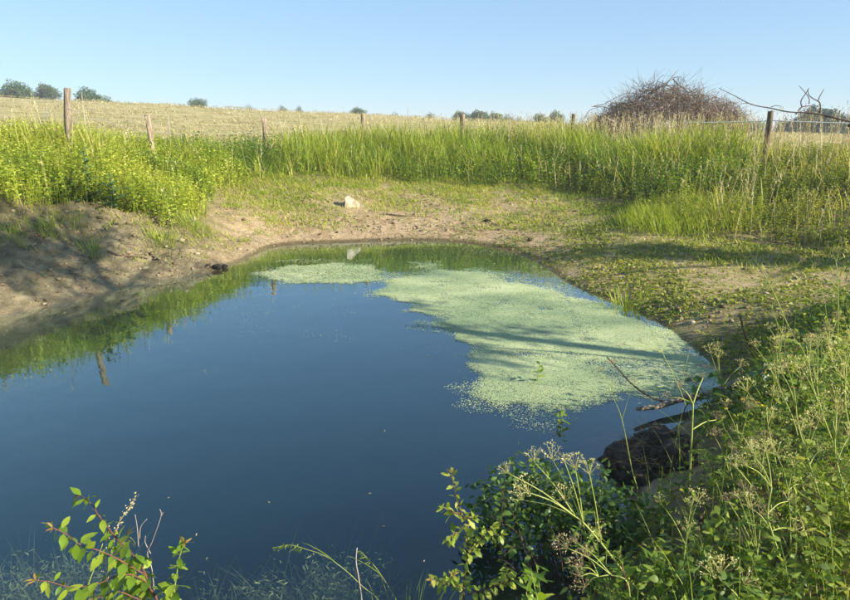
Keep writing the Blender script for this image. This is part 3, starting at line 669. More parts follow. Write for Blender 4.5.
far = [(14,84,34,105,'round dark tree at the far left end of the skyline','tree_leaf'),
       (44,87,24,110,'small loose pale tree on the skyline beside the tall post','tree_leaf_b'),
       (86,91,34,108,'broad dark tree on the skyline just right of the tall post','tree_leaf'),
       (197,100,16,120,'single small round tree on the skyline above the mown field','tree_leaf'),
       (249,106,9,130,'tiny distant tree top just left of the third wooden post','tree_leaf_b'),
       (281,107,12,130,'low distant tree top just right of the third wooden post','tree_leaf'),
       (299,107,9,128,'tiny dark tree top beside the low distant one on the crest','tree_leaf'),
       (358,109,15,120,'small round tree on the skyline behind the fourth wooden post','tree_leaf'),
       (395,114,12,135,'faint low tree top left of the thin dark rod','tree_leaf_b'),
       (430,114,10,135,'faint low tree top right of the thin dark rod','tree_leaf_b'),
       (459,113,17,115,'leftmost tree of the row of five on the skyline','tree_leaf'),
       (478,112,20,112,'largest tree of the row of five on the skyline','tree_leaf'),
       (494,114,18,114,'middle tree of the row of five on the skyline','tree_leaf'),
       (507,116,14,116,'fourth and lower tree of the row of five on the skyline','tree_leaf'),
       (519,118,11,118,'lowest tree at the end of the row of five','tree_leaf_b'),
       (541,115,16,112,'pale bushy tree on the skyline left of the brush pile','tree_leaf_b'),
       (556,112,15,110,'dark bushy tree on the skyline touching the brush pile','tree_leaf')]
for k, (u, v, w, D, lab, m_) in enumerate(far):
    zt = at(u, v, D).z; zg = hz(at(u, v, D).x, D); zg = min(zg, zt-max(2.6, w/682*D*.8))
    far_tree(u, v-(4 if k < 3 else 2.5), w*1.2, D, zg, lab, m_, n=5200 if w > 14 else 2200, seed=k, loose=.85)
# dark hedge and tree closing the field on the right
for k, (u, v, w, D, lab, m_, n_) in enumerate([(818,106,64,96,'big dark rounded tree behind the bare twig at the field edge','tree_dark',7000),(846,114,34,104,'dark tree cut off by the picture edge beyond the big one','tree_dark',3000),
        (786,118,30,122,'low grey green bush of the far hedge beside the leaning post','tree_leaf_b',1800),(757,119,26,126,'far hedge bush left of the leaning post','tree_leaf_b',1500),(735,121,24,128,'far hedge bush showing right of the brush pile','tree_leaf_b',1200),(871,118,40,100,'dark hedge tree at the right end of the field','tree_dark',2000)]):
    zg = at(u, 139, D).z-.4
    far_tree(u, v, w*1.12, D, zg, lab, m_, n=n_, seed=40+k, blobs=9, loose=.75 if k == 0 else 1)

# hedgerow trees standing out of the picture on the right: they shade the pond, and one reaches a bare branch into view
def near_tree(x, y, H, label, crown, nleaf, seed, name='hedgerow_tree'):
    rs = random.Random(seed); z0 = hz(x, y)
    t = thing(name, (x, y, z0), label, 'tree', 'hedgerow trees beside the pond')
    acc = Acc(); tube(acc, smooth_path([(0, 0, -.3), (.1, .05, H*.25), (-.1, .0, H*.55), (0, .1, H*.85)], 5), .11, .04, 10, 0, .12)
    for k in range(11):
        a_ = k*2.4+rs.random(); z1 = H*rs.uniform(.32, .7); R = rs.uniform(1.2, 2.3)
        tube(acc, smooth_path([(0, 0, z1), (R*.45*math.cos(a_), R*.45*math.sin(a_), z1+.55), (R*math.cos(a_), R*math.sin(a_), z1+1.15)], 4), .06, .012, 6, 0, .15)
    acc.obj('trunk', 'bark', t, True)
    p = crown_pts(nleaf, crown); acc = Acc()
    rhombs(acc, p, rng.uniform(.09, .17, nleaf), rng.uniform(.05, .09, nleaf), rng.random(nleaf), flat=.2)
    acc.obj('crown', 'tree_leaf', t)
    return t
bl = [(rng.normal(0, 1.1), rng.normal(0, .9), rng.uniform(5.6, 9.0), rng.uniform(.5, .95), rng.uniform(.5, .85), rng.uniform(.35, .65)) for k in range(18)]
bl += [(rng.normal(0, .9), rng.normal(0, .7), rng.uniform(2.7, 4.3), rng.uniform(.45, .7), rng.uniform(.35, .6), rng.uniform(.16, .3)) for k in range(6)]
T1 = near_tree(8.0, 3.6, 9.6, 'hedgerow tree just outside the picture reaching a bare dead branch into view', bl, 6200, 5)
bl = [(rng.normal(0, .7), rng.normal(0, .5), rng.uniform(1.6, 3.4), rng.uniform(.4, .8), rng.uniform(.3, .6), rng.uniform(.2, .45)) for k in range(9)]
near_tree(11.2, 7.4, 3.9, 'low hedgerow tree outside the picture shading the mud flat', bl, 1700, 9)
# the bare branch
BD = 5.0
def bpath(pts, D0=BD, D1=None):
    return smooth_path([at(u, v, D0+(0 if D1 is None else (D1-D0)*k/(len(pts)-1))) for k, (u, v) in enumerate(pts)], 4)
main = [Vector((8.0, 3.6, 2.35)), Vector((5.6, 4.5, 2.2))]
main = smooth_path(main+[at(u, v, 4.95) for u, v in ((885,129),(850,121.5),(815,113.5),(790,112),(770,108),(752,104.5),(735,96),(719,88))], 4)
acc = Acc(); tube(acc, rel(main, T1), list(np.linspace(.030, .0085, 9))+list(np.linspace(.007, .0016, len(main)-9)), 0, 6, -.3, .25); lim = acc.obj('limb', 'bark', T1, True)
for pts, r in (([(798,111),(802,107),(808,106),(812,106),(817,109)], .0045), ([(802,107),(801,101),(806,93),(809,88)], .0045), ([(809,104),(809,98),(803,90),(799,86)], .0035),
               ([(820,113),(820,103),(814,99),(809,95),(808,90)], .005), ([(818,101),(820,96),(824,89)], .004), ([(826,117),(832,117),(838,119)], .005), ([(771,107),(776,105.5),(782,106.5)], .003), ([(752,104),(746,103),(741,104)], .003)):
    acc = Acc(); tube(acc, rel(bpath(pts, 4.95), T1), r, r*.5, 5, 0, .2); acc.obj('twig', 'bark', lim)

# ================================================================ brush pile
bpc = at(662, 135, 29.0); bpz = hz(bpc.x, 29.0)
bp = thing('brush_pile', (bpc.x, 29.0, bpz), 'big heap of cut dead branches behind the tall grass', 'brush pile')
def pile_h(x, y):          # outline of the heap in its own coordinates
    pr = np.interp(x, [-3.2, -2.8, -2.2, -1.4, -.9, 0, .5, 1.2, 1.7, 2.05, 2.4, 2.9, 3.3], [.4, 1.0, 1.5, 1.85, 2.15, 2.4, 2.4, 2.2, 1.7, 1.6, 1.75, 1.45, .6])
    pr = pr*(1+.55*fbm(np.asarray(x)*1.6, np.asarray(y)*1.6+3, 88, 3))
    return pr*np.sqrt(np.clip(1-(y/1.9)**2, 0, 1))
def twig_paths(n, L0, L1, steep=.35):
    out = []
    for k in range(n):
        x = rng.uniform(-3.2, 3.1); y = rng.uniform(-1.7, 1.5); z = pile_h(x, y)*rng.random()**.45
        L = rng.uniform(L0, L1); a_ = rng.uniform(0, 6.28); e = rng.normal(.05, steep)
        d = np.array([math.cos(a_)*math.cos(e), math.sin(a_)*math.cos(e)*.6, math.sin(e)]); b_ = rng.normal(0, .25, 3); b_[2] -= .12
        p = [np.array([x, y, max(z, .05)])+d*L*t+b_*L*t*t+rng.normal(0, .018, 3) for t in (-.4, -.15, .1, .35, .6)]
        out.append(p)
    return out
acc = Acc()
for p in twig_paths(5200, .3, 1.0, .75): tube(acc, p, rng.uniform(.005, .016), .004, 3, rng.uniform(-.4, .35), cap=False)
tw = acc.obj('twigs', 'brush', bp); tag(tw, kind='stuff')
acc = Acc()
for p in twig_paths(700, .3, .9, .8):
    if p[0][0] < 1.5 and rng.random() < .8: continue
    tube(acc, np.array(p)+np.array([.25, -.3, .05]), .010, .004, 3, rng.uniform(-.3, .3), cap=False)
tw = acc.obj('pale_twigs', 'brush_pale', bp); tag(tw, 'paler grey twigs on the low right end', kind='stuff')
acc = Acc()       # fine sprays standing off the heap against the sky
for k in range(420):
    x = rng.uniform(-3.3, 3.2); z = pile_h(np.array(x), 0.0)*rng.uniform(.8, 1.0); y = rng.uniform(-.8, .8); a_ = rng.uniform(.3, 2.8); L = rng.uniform(.2, .95)
    q = np.array([x, y, z]); d = np.array([math.cos(a_), rng.normal(0, .3), math.sin(a_)*.8]); b_ = rng.normal(0, .3, 3)
    tube(acc, [q, q+d*L*.5, q+d*L+b_*L*.5], .006, .003, 3, rng.uniform(-.3, .2), cap=False)
tw = acc.obj('spray', 'brush', bp); tag(tw, kind='stuff')
for k in range(34):
    x = rng.uniform(-2.8, 2.4); y = rng.uniform(-1.6, .6); z = max(.3, pile_h(np.array(x), np.array(y))*rng.uniform(.6, 1.02)); L = rng.uniform(.8, 1.7)
    a_ = rng.normal(0, .5)+(math.pi if rng.random() < .5 else 0); e = rng.normal(.12, .5)-.25*np.sign(math.cos(a_))*np.sign(x)*.8
    d = np.array([math.cos(a_), math.sin(a_)*.4, e]); c0 = np.array([x, y, z]); bb = rng.normal(0, .14, 3)
    p = [c0+d*L*t+bb*L*(t*t)+rng.normal(0, .03, 3) for t in (-.5, -.25, 0, .25, .5)]
    p = [np.array([q[0], q[1], max(q[2], .06)]) for q in p]
    acc = Acc(); tube(acc, smooth_path(p, 3), rng.uniform(.022, .042), .010, 5, rng.uniform(-.5, .4), .2); acc.obj('branch', 'brush' if k % 3 else 'brush_pale', bp)
for pts in ([(660,95),(662,88),(668,82),(678,76.5),(684,80),(687,86)], [(640,92),(652,90),(664,84),(672,78),(680,77)], [(594,106),(604,104),(615,98),(628,93),(640,95)], [(585,118),(590,110),(600,107)], [(655,88),(658,80),(664,74.5)], [(700,100),(708,92),(716,88)], [(712,95),(718,98),(728,100),(734,104)]):
    acc = Acc(); tube(acc, rel(smooth_path([at(u, v, 28.4) for u, v in pts], 4), bp), .015, .007, 5, -.3, .2); acc.obj('branch', 'brush', bp)

# ================================================================ stones and sticks on the shore
g = ground_at(352, 206, 8, 30)
acc = Acc()
poly = [(-.24, .02), (-.17, .30), (-.10, .33), (.10, .17), (.27, .03), (.20, -.05), (-.15, -.06)]
for s in (-.11, .11):
    acc.add([(x*1.0+rng.normal(0, .008), s*(1-.5*max(z, 0))+x*.15, z) for x, z in poly], [(0, i, i+1) if s > 0 else (0, i+1, i) for i in range(1, 6)], 0)
Vv = [(x, 0, z) for x, z in poly]; F = []
for i in range(7):
    j = (i+1) % 7; F += [(i, j, j+7), (i, j+7, i+7)]
allv = np.concatenate(acc.v); acc2 = Acc(); acc2.add(allv, np.r_[np.concatenate(acc.t), np.array(F)], 0)
rk = acc2.obj('stone', 'stone', None, False, g); rk.data.shade_flat(); rk.scale = (.72, .72, .85); rk.location.z -= .02; rk.rotation_euler = (.06, -.08, .25); tag(rk, 'pale wedge shaped stone lying on the far mud shore', 'stone', 'stones on the shore')
for u, v, r, lab, m_ in ((487,222,.07,'dark lumpy stone on the far mud right of the pale wedge','darksoil'),(511,224,.06,'small flat dark stone on the far mud near the shore bend','darksoil'),(418,227,.05,'small dark clod of mud left of the dark lumpy stone','clod'),
                         (702,231,.07,'pale stone at the foot of the bright grass clump','stone'),(530,241,.06,'dark stone half sunk at the far right corner of the water','darksoil'),(338,233,.05,'small dark stone on the mud just below the pale wedge','clod'),
                         (100,203,.07,'pale flat stone below the thistle at the top of the earth bank','stone')):
    p = ground_at(u, v, 5, 30); acc = Acc(); lumps(acc, [(0, 0, r*.25)], r, .6); o = acc.obj('stone', m_, None, False, p); tag(o, lab, 'stone', 'stones on the shore')
def stick(pts, r, lab, name='stick', mat='bark', lift=.012):
    p = [ground_at(u, v, 4, 40)+Vector((0, 0, lift)) for u, v in pts]
    acc = Acc(); root = p[0].copy(); tube(acc, [q-root for q in smooth_path(p, 4)], r, r*.5, 6, 0, .3); o = acc.obj(name, mat, None, True, root); tag(o, lab, 'stick')
stick([(383,214),(405,216.5),(432,217)], .018, 'thin dark stick lying along the far mud beside the pale stone')
stick([(36,226),(44,231),(50,237)], .014, 'short dark stick poking from the steep earth bank')
stick([(108,253),(122,257),(140,258),(148,260)], .016, 'curved stick on the steep earth bank below the bright herbs')
for (u, v) in ((207,268),(214,265)):
    pass
# dark roots at the corner of the left bank
p0 = ground_at(212, 266, 5, 20); rt = thing('root_tangle', p0, 'dark exposed roots at the water corner of the earth bank', 'roots')
acc = Acc(); lumps(acc, np.c_[rng.uniform(-.4, .25, 14), rng.uniform(-.05, .12, 14), rng.uniform(-.03, .03, 14)], rng.uniform(.03, .07, 14), .5); acc.obj('soil', 'darksoil', rt)
for k in range(3):
    a_ = rng.uniform(-.5, .5); L = rng.uniform(.1, .2); s0 = Vector((rng.uniform(-.35, .2), rng.uniform(-.08, .0), rng.uniform(.0, .03)))
    acc = Acc(); tube(acc, smooth_path([s0, s0+Vector((L*.5, a_*.2, .01)), s0+Vector((L*.8, a_*.3, -.04))], 3), .008, .004, 5, -.5, .3); acc.obj('root', 'bark', rt)

# ================================================================ log with twigs lying in the water's edge
lp = [at(u, v, D) for u, v, D in ((637,409,4.75),(660,406,4.85),(680,399,4.95),(703,396,5.05),(722,389,5.15),(745,380,5.3),(775,368,5.55))]
lg = thing('fallen_log', lp[0], 'pale fallen branch lying from the bank into the duckweed', 'log')
acc = Acc(); tube(acc, rel(smooth_path(lp, 4), lg), [.016+.016*min(1, k/10) for k in range(25)], 0, 9, 0, .14); acc.obj('bark', 'log', lg, True)
for pts, r in (([(672,404),(650,397),(632,384),(620,371),(607,357)], .008), ([(703,396),(690,402),(684,412),(690,420)], .006), ([(727,388),(735,392),(742,400)], .006)):
    acc = Acc(); tube(acc, rel(bpath(pts, 4.9, 4.7), lg), r, r*.5, 5, -.6, .2); acc.obj('twig', 'bark', lg)
pts = [(740,315),(745,335),(752,350),(762,368)]
acc = Acc(); p = [at(u, v, 6.0) for u, v in pts]; p.append(Vector((p[-1].x+.12, 6.0, hz(p[-1].x+.12, 6.0)-.05)))
o = acc; tube(acc, [q-p[-1] for q in smooth_path(p[::-1], 3)], .016, .009, 6, 0, .25); o = acc.obj('dead_branch', 'bark', None, True, p[-1]); tag(o, 'dark dead branch standing up behind the fallen log', 'branch')

# ================================================================ foreground plants
def leaf_mesh(name, mat, prof, curl=.25, fold=.25, wave=.05, seg=5):
    """leaf of length 1 along +X, blade up +Z; PROF half widths along it"""
    acc = Acc(); V = []; F = []
    for i in range(seg+1):
        f = i/seg; w = float(np.interp(f, np.linspace(0, 1, len(prof)), prof)); zc = -curl*f*f
        V += [(f, -w, zc+fold*w+wave*random.uniform(-1, 1)*w), (f, 0, zc), (f, w, zc+fold*w+wave*random.uniform(-1, 1)*w)]
    for i in range(seg):
        for j in (0, 1):
            p = i*3+j; F += [(p, p+3, p+4), (p, p+4, p+1)]
    acc.add(V, F, .5); return acc.mesh(name, mat, True)
OV = [.03, .17, .245, .22, .13, .0]; LAN = [.02, .10, .13, .12, .07, .0]; RND = [.08, .38, .46, .40, .22, .02]
def variants(name, mat, prof, n=4, **k): return [leaf_mesh(name, mat, [w*random.uniform(.88, 1.12) for w in prof], curl=random.uniform(.05, .5), fold=random.uniform(.02, .3), wave=.18, **k) for _ in range(n)]
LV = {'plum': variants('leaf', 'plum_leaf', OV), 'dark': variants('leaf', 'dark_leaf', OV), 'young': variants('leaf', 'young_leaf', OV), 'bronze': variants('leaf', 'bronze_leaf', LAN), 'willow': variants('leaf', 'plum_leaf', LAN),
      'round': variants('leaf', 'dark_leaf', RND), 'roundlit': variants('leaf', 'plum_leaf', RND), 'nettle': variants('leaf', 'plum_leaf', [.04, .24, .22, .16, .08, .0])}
def put(parent, me, pos, d, up=(0, 0, 1), size=.04, name='leaf'):
    d = Vector(d).normalized(); s = Vector(up).cross(d)
    if s.length < 1e-3: s = Vector((1, 0, 0)).cross(d)
    s.normalize(); n_ = d.cross(s)
    m = Matrix((d, s, n_)).transposed().to_quaternion()
    o = bpy.data.objects.new(name, me); COL.objects.link(o); o.parent = parent
    o.location = Vector(pos)-Vector(parent.location); o.rotation_mode = 'QUATERNION'; o.rotation_quaternion = m; o.scale = (size,)*3
    return o
def rv(s=1.0): return Vector((random.gauss(0, s), random.gauss(0, s), random.gauss(0, s)))
def leaves_along(parent, path, kind, spacing, size, droop=.5, tip=None, start=.0, jitter=.25, petiole=.008, stemacc=None, upz=1.0):
    P = [Vector(p) for p in path]; run = 0; k = random.random()*6; total = sum((b-a).length for a, b in zip(P, P[1:])); done = 0
    for a, b in zip(P, P[1:]):
        L = (b-a).length; done += L; run += L
        while run >= spacing:
            run -= spacing
            if done/total < start: continue
            t = (b-a).normalized(); k += 2.4
            side = t.cross(Vector((0, 0, 1)) if abs(t.z) < .9 else Vector((1, 0, 0))).normalized(); up_ = side.cross(t)
            out = (side*math.cos(k)+up_*math.sin(k)*.7).normalized()
            d = out*.8+t*.45+Vector((0, 0, -droop))+rv(jitter)
            pos = b+rv(.002)+out*petiole
            if stemacc is not None: tube(stemacc, [Vector(b)-Vector(parent.location), pos-Vector(parent.location)], .0011, .0009, 3, .5, cap=False)
            sz = size*random.uniform(.65, 1.2)*(1 if done/total < .75 else .75)
            put(parent, random.choice(LV[kind]), pos, d, Vector((0, 0, upz))+rv(.35), sz)
    if tip:
        t = (P[-1]-P[-2]).normalized()
        for q in range(5): put(parent, random.choice(LV[tip]), P[-1], t+rv(.55), Vector((0, 0, 1))+rv(.5), size*random.uniform(.45, .75))
def zpx(box, W, H, pts): # picks read off an enlarged crop
    x0, y0, x1, y1 = box; return [(x0+zx*(x1-x0)/W, y0+zy*(y1-y0)/H) for zx, zy in pts]
def wpath(pts, D0, D1=None, k=4):
    D1 = D0 if D1 is None else D1
    return smooth_path([at(u, v, D0+(D1-D0)*i/max(1, len(pts)-1)) for i, (u, v) in enumerate(pts)], k)

# ---- plum shrub at the lower left
B5 = (20, 480, 210, 600)
root = Vector((at(125, 640, 2.25).x, 2.2, hz(at(125, 640, 2.25).x, 2.2)))
sh = thing('plum_shrub', root, 'sunlit plum shoots with drooping oval leaves over dark water, bottom left', 'shrub', 'leafy shoots in front of the pond')
acc = Acc()
stemA = zpx(B5, 850, 537, [(610,570),(585,490),(550,400),(500,330),(440,270),(390,210),(345,150),(330,120),(300,90),(265,70)])
base0 = [root, root+Vector((.02, .02, .15))]
pA = smooth_path(base0+[at(u, v, 2.28+.02*i) for i, (u, v) in enumerate(stemA)], 4)
pB = wpath(zpx(B5, 850, 537, [(560,425),(500,390),(430,350),(350,315),(270,290),(210,245),(150,215)]), 2.30, 2.16)
pC = wpath(zpx(B5, 850, 537, [(570,460),(500,425),(430,430),(350,465),(260,480),(200,475),(130,455),(70,450)]), 2.28, 2.10)
pD = wpath(zpx(B5, 850, 537, [(590,500),(540,470),(480,440),(455,380),(450,300),(480,250)]), 2.32, 2.45)
pE = wpath(zpx(B5, 850, 537, [(600,560),(520,530),(440,500),(380,520),(330,530)]), 2.28, 2.2)
tube(acc, rel(pA, sh), .0062, .0016, 6, -.3, .1)
for p in (pB, pC, pD, pE): tube(acc, rel(p, sh), .0032, .0013, 5, 0, .1)
for p, sp, st_ in ((pA, .014, .30), (pB, .015, .05), (pC, .015, .05), (pD, .012, .0), (pE, .012, 0)):
    leaves_along(sh, p, 'plum', sp*.85, .066, .6, 'bronze', st_, .22, .008, acc)
acc.obj('stem', 'redtwig', sh, True)
acc = Acc()
for pts in ([(600,500),(590,400),(570,330),(590,280),(630,165),(625,130)], [(630,165),(640,145)], [(530,300),(525,220),(515,155)], [(535,265),(540,210),(568,175)], [(585,330),(560,280),(562,250)]):
    tube(acc, rel(wpath(zpx(B5, 850, 537, pts), 2.42), sh), .0019, .0010, 5, .3, .25)
acc.obj('dead_twig', 'brush_pale', sh, True)
# willowherb shoot beside it
r2 = at(182, 640, 2.3); r2 = Vector((r2.x, 2.3, hz(r2.x, 2.3)))
w2 = thing('willow_shoot', r2, 'single leafy green shoot standing just right of the plum shoots', 'shoot', 'leafy shoots in front of the pond')
pS = smooth_path([r2]+[at(u, v, 2.3) for u, v in zpx(B5, 850, 537, [(690,600),(690,500),(700,430),(712,350),(735,285)])], 5)
acc = Acc(); tube(acc, rel(pS, w2), .004, .0016, 5, .3); leaves_along(w2, pS, 'plum', .012, .066, .25, 'bronze', .25, .25, .005, acc); acc.obj('stem', 'stemgreen', w2, True)
# dry dock head and a leaning grass blade between the plum leaves
r3 = at(108, 640, 2.35); r3 = Vector((r3.x, 2.35, hz(r3.x, 2.35)))
dk = thing('dry_flower_stalk', r3, 'dry cream flower stalk among the plum shoots', 'flower stalk')
pS = smooth_path([r3]+[at(u, v, 2.4) for u, v in zpx(B5, 850, 537, [(400,560),(395,440),(415,300),(440,200),(470,150),(500,110),(520,68)])], 5)
acc = Acc(); tube(acc, rel(pS, dk), .0026, .0012, 5, .6); acc.obj('stem', 'straw', dk)
acc = Acc(); Q = np.array([tuple(p-Vector(r3)) for p in [Vector(q) for q in pS[-17:]]]); idx_ = rng.integers(0, len(Q), 70); rhombs(acc, Q[idx_]+rng.normal(0, .006, (70, 3)), rng.uniform(.006, .013, 70), .006, rng.uniform(.4, 1, 70))
Q = np.array([tuple(Vector(q)-Vector(r3)) for q in wpath(zpx(B5, 850, 537, [(360,450),(385,340),(400,250),(390,210)]), 2.38)]); idx_ = rng.integers(0, len(Q), 50); rhombs(acc, Q[idx_]+rng.normal(0, .007, (50, 3)), rng.uniform(.006, .014, 50), .006, rng.uniform(.4, 1, 50))
tag(acc.obj('flower_head', 'straw', dk), kind='stuff')
acc = Acc(); p = wpath(zpx(B5, 850, 537, [(270,560),(330,400),(370,285)]), 2.2); r4 = Vector(p[0]); r4.z = hz(r4.x, 2.2)
p = [r4]+[Vector(q) for q in p]; tube(acc, [q-r4 for q in p], .0034, .0012, 4, .4); o = acc.obj('leaning_grass', 'stemgreen', None, False, r4); tag(o, 'single pale green grass blade leaning between the plum leaves', 'grass')

# ---- yellow green blackthorn shoot at the bottom centre
B6 = (420, 450, 640, 600)
r5 = at(464, 640, 2.35); r5 = Vector((r5.x, 2.35, hz(r5.x, 2.35)))
bs = thing('blackthorn_shoot', r5, 'upright yellow green shoot with reddish stem in front of the dark bush', 'shoot', 'leafy shoots in front of the pond')
acc = Acc()
Z6 = lambda pts: zpx(B6, 850, 580, pts)
pA = smooth_path([r5]+[at(u, v, 2.42) for u, v in Z6([(170,590),(170,500),(182,430),(185,350),(165,260),(140,180),(120,90)])], 5)
tube(acc, rel(pA, bs), .0042, .0014, 6, 0, .1); leaves_along(bs, pA, 'young', .010, .046, .15, 'bronze', .3, .35, .005, acc)
for pts in ([(185,390),(210,360),(240,340),(280,330),(315,330)], [(182,420),(215,370),(250,320),(285,295)], [(170,530),(140,525),(110,520),(60,505),(45,500)], [(110,520),(112,500),(125,485)], [(180,560),(250,540),(330,510),(400,490),(425,480)], [(165,250),(125,240),(85,220)], [(170,300),(120,330),(110,350)], [(165,255),(190,265),(210,262)], [(330,510),(335,480),(340,460)]):
    p = wpath(Z6(pts), 2.42, 2.36); tube(acc, rel(p, bs), .0024, .0011, 5, 0, .1); leaves_along(bs, p, 'young', .0095, .044, .15, 'bronze' if rng.random() < .5 else 'young', .0, .35, .004, acc)
acc.obj('stem', 'redtwig', bs, True)

# ---- dark thorn bush
r6 = Vector((at(560, 640, 2.7).x, 2.75, 0)); r6.z = hz(r6.x, r6.y)
db = thing('thorn_bush', r6, 'dense shaded dark green thorn bush over the near shore', 'bush')
acc = Acc(); rs = random.Random(3)
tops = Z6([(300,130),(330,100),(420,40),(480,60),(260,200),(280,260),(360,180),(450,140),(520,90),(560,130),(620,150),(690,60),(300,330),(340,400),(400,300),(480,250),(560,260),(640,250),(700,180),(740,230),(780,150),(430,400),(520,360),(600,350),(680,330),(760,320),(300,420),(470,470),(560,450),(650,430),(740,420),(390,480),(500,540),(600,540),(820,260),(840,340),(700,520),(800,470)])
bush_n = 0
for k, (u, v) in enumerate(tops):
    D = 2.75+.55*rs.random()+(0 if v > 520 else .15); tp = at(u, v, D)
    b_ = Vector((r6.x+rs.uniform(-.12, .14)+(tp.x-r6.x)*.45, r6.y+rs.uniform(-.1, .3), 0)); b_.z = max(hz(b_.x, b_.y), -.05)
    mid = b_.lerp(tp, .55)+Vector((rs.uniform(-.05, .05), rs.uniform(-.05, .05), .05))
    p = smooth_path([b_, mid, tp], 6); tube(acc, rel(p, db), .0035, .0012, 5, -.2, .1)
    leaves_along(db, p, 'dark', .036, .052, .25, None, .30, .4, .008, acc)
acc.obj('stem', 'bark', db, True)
# foliage filling the inside of the bush, too dense to pick apart
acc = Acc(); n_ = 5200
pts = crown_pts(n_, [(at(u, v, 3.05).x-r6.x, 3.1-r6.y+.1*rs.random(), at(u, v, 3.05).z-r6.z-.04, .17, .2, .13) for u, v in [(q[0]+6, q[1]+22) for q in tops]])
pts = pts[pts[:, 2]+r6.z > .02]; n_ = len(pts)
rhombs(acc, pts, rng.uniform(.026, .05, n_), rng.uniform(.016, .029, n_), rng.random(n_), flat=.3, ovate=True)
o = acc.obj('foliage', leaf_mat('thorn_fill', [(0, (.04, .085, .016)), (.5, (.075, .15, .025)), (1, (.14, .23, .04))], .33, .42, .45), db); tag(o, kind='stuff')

# ---- cow parsley gone to seed
def umbel_mesh(mat, nray=10, R=.052, seeds=6, sl=.0075):
    acc = Acc()
    for k in range(nray):
        a_ = k*2.4; f = math.sqrt((k+.5)/nray); d = np.array([math.cos(a_)*f, math.sin(a_)*f, 1.15-.45*f]); d = d/np.linalg.norm(d)*R*random.uniform(.85, 1.15)
        tube(acc, [(0, 0, 0), d*.5+np.array([0, 0, .002]), d], .0009, .0006, 3, .4, cap=False)
        q = d+rng.normal(0, .0055, (seeds, 3))*np.array([1, 1, .7])+np.array([0, 0, .002]); dirs = q-d*.75
        rhombs(acc, q, rng.uniform(.7, 1.4, seeds)*sl, sl*.42, rng.uniform(.2, 1, seeds), dirs=dirs)
        rhombs(acc, q, rng.uniform(.7, 1.4, seeds)*sl, sl*.42, rng.uniform(.2, 1, seeds), dirs=dirs+rng.normal(0, .01, (seeds, 3)))
    return acc.mesh('umbel', mat)
UM = {'seed': [umbel_mesh('seed') for _ in range(4)], 'brown': [umbel_mesh('seedbrown', 10, .042) for _ in range(3)]}
def frond_mesh(mat, n=8, sub=6, wid=.36):
    """finely divided leaf of length 1 along +X"""
    acc = Acc(); tube(acc, [(0, 0, 0), (.5, 0, .03), (1, 0, -.06)], .010, .004, 3, .4, cap=False)
    for i in range(n):
        f = .18+.80*i/(n-1)
        for s in (-1, 1):
            L = wid*(1-f)**.75+.04; o0 = np.array([f, 0, .03*math.sin(f*3.14)-.06*f*f]); d = np.array([.55, s*.85, random.uniform(-.12, .15)]); d /= np.linalg.norm(d)
            m_ = max(3, int(sub*(L/wid)+1)); q = np.array([o0+d*L*j/m_ for j in range(1, m_+1)]); 
            for s2 in (-1, 1):
                e = np.cross(d, [0, 0, 1])*s2*.8+d*.8
                rhombs(acc, q, .075*(1-.5*f)*rng.uniform(.7, 1.3, m_), .035, np.clip(rng.normal(.5, .2, m_), 0, 1), dirs=np.tile(e, (m_, 1))+rng.normal(0, .12, (m_, 3)))
    return acc.mesh('frond', mat)
FR = {'parsley': [frond_mesh('parsley') for _ in range(3)], 'bright': [frond_mesh('bright_frond', 10, 8) for _ in range(3)]}
PN = 0
def parsley(label, base_uv, D, fork_path, umbels, kind='seed', r=.0036, fr=2, usize=1.0, um_scale=1.0):
    """fork_path: pixels up the stem; umbels: (fork index, pixel, dD)"""
    u0, v0 = base_uv; b_ = at(u0, v0, D); b_ = Vector((b_.x, D, 0)); b_.z = hz(b_.x, b_.y)-.01
    t = thing('cow_parsley', b_, label, 'wild flower', 'cow parsley gone to seed'); acc = Acc()
    pts = [at(u, v, D) for u, v in fork_path]
    r *= 1.25; sp = smooth_path([b_, b_.lerp(pts[0], .5)+Vector((.01, 0, .02))]+pts, 4); tube(acc, rel(sp, t), r, r*.55, 6, .5)
    for fi, (u, v), dD in umbels:
        f0 = pts[fi]; tp = at(u, v, D+dD); mid = f0.lerp(tp, .5)+Vector((0, 0, .015))
        p = smooth_path([f0, mid, tp], 4); tube(acc, rel(p, t), r*.55, r*.32, 5, .5)
        d = (Vector(p[-1])-Vector(p[-3])).normalized()*.6+Vector((0, 0, 1))+rv(.2)
        o = put(t, random.choice(UM[kind]), p[-1], Vector((1, 0, 0)), (0, 0, 1), um_scale*random.uniform(.55, 1.2), 'umbel')
        o.rotation_quaternion = d.to_track_quat('Z', 'Y') @ Matrix.Rotation(random.random()*6.28, 4, 'Z').to_quaternion()
    acc.obj('stem', 'stemgreen', t, True)
    for k in range(fr):
        q = Vector(sp[int(len(sp)*random.uniform(.2, .7))]); a_ = random.uniform(0, 6.28)
        put(t, random.choice(FR['parsley']), q, (math.cos(a_), math.sin(a_), random.uniform(-.1, .5)), (0, 0, 1), random.uniform(.11, .19), 'frond')
    return t
Z7 = lambda pts: zpx((620, 450, 850, 600), 850, 554, pts)
Z8 = lambda pts: zpx((640, 280, 850, 460), 700, 600, pts)
q6 = Z6([(845,545),(770,450),(700,360),(630,280),(600,258)])
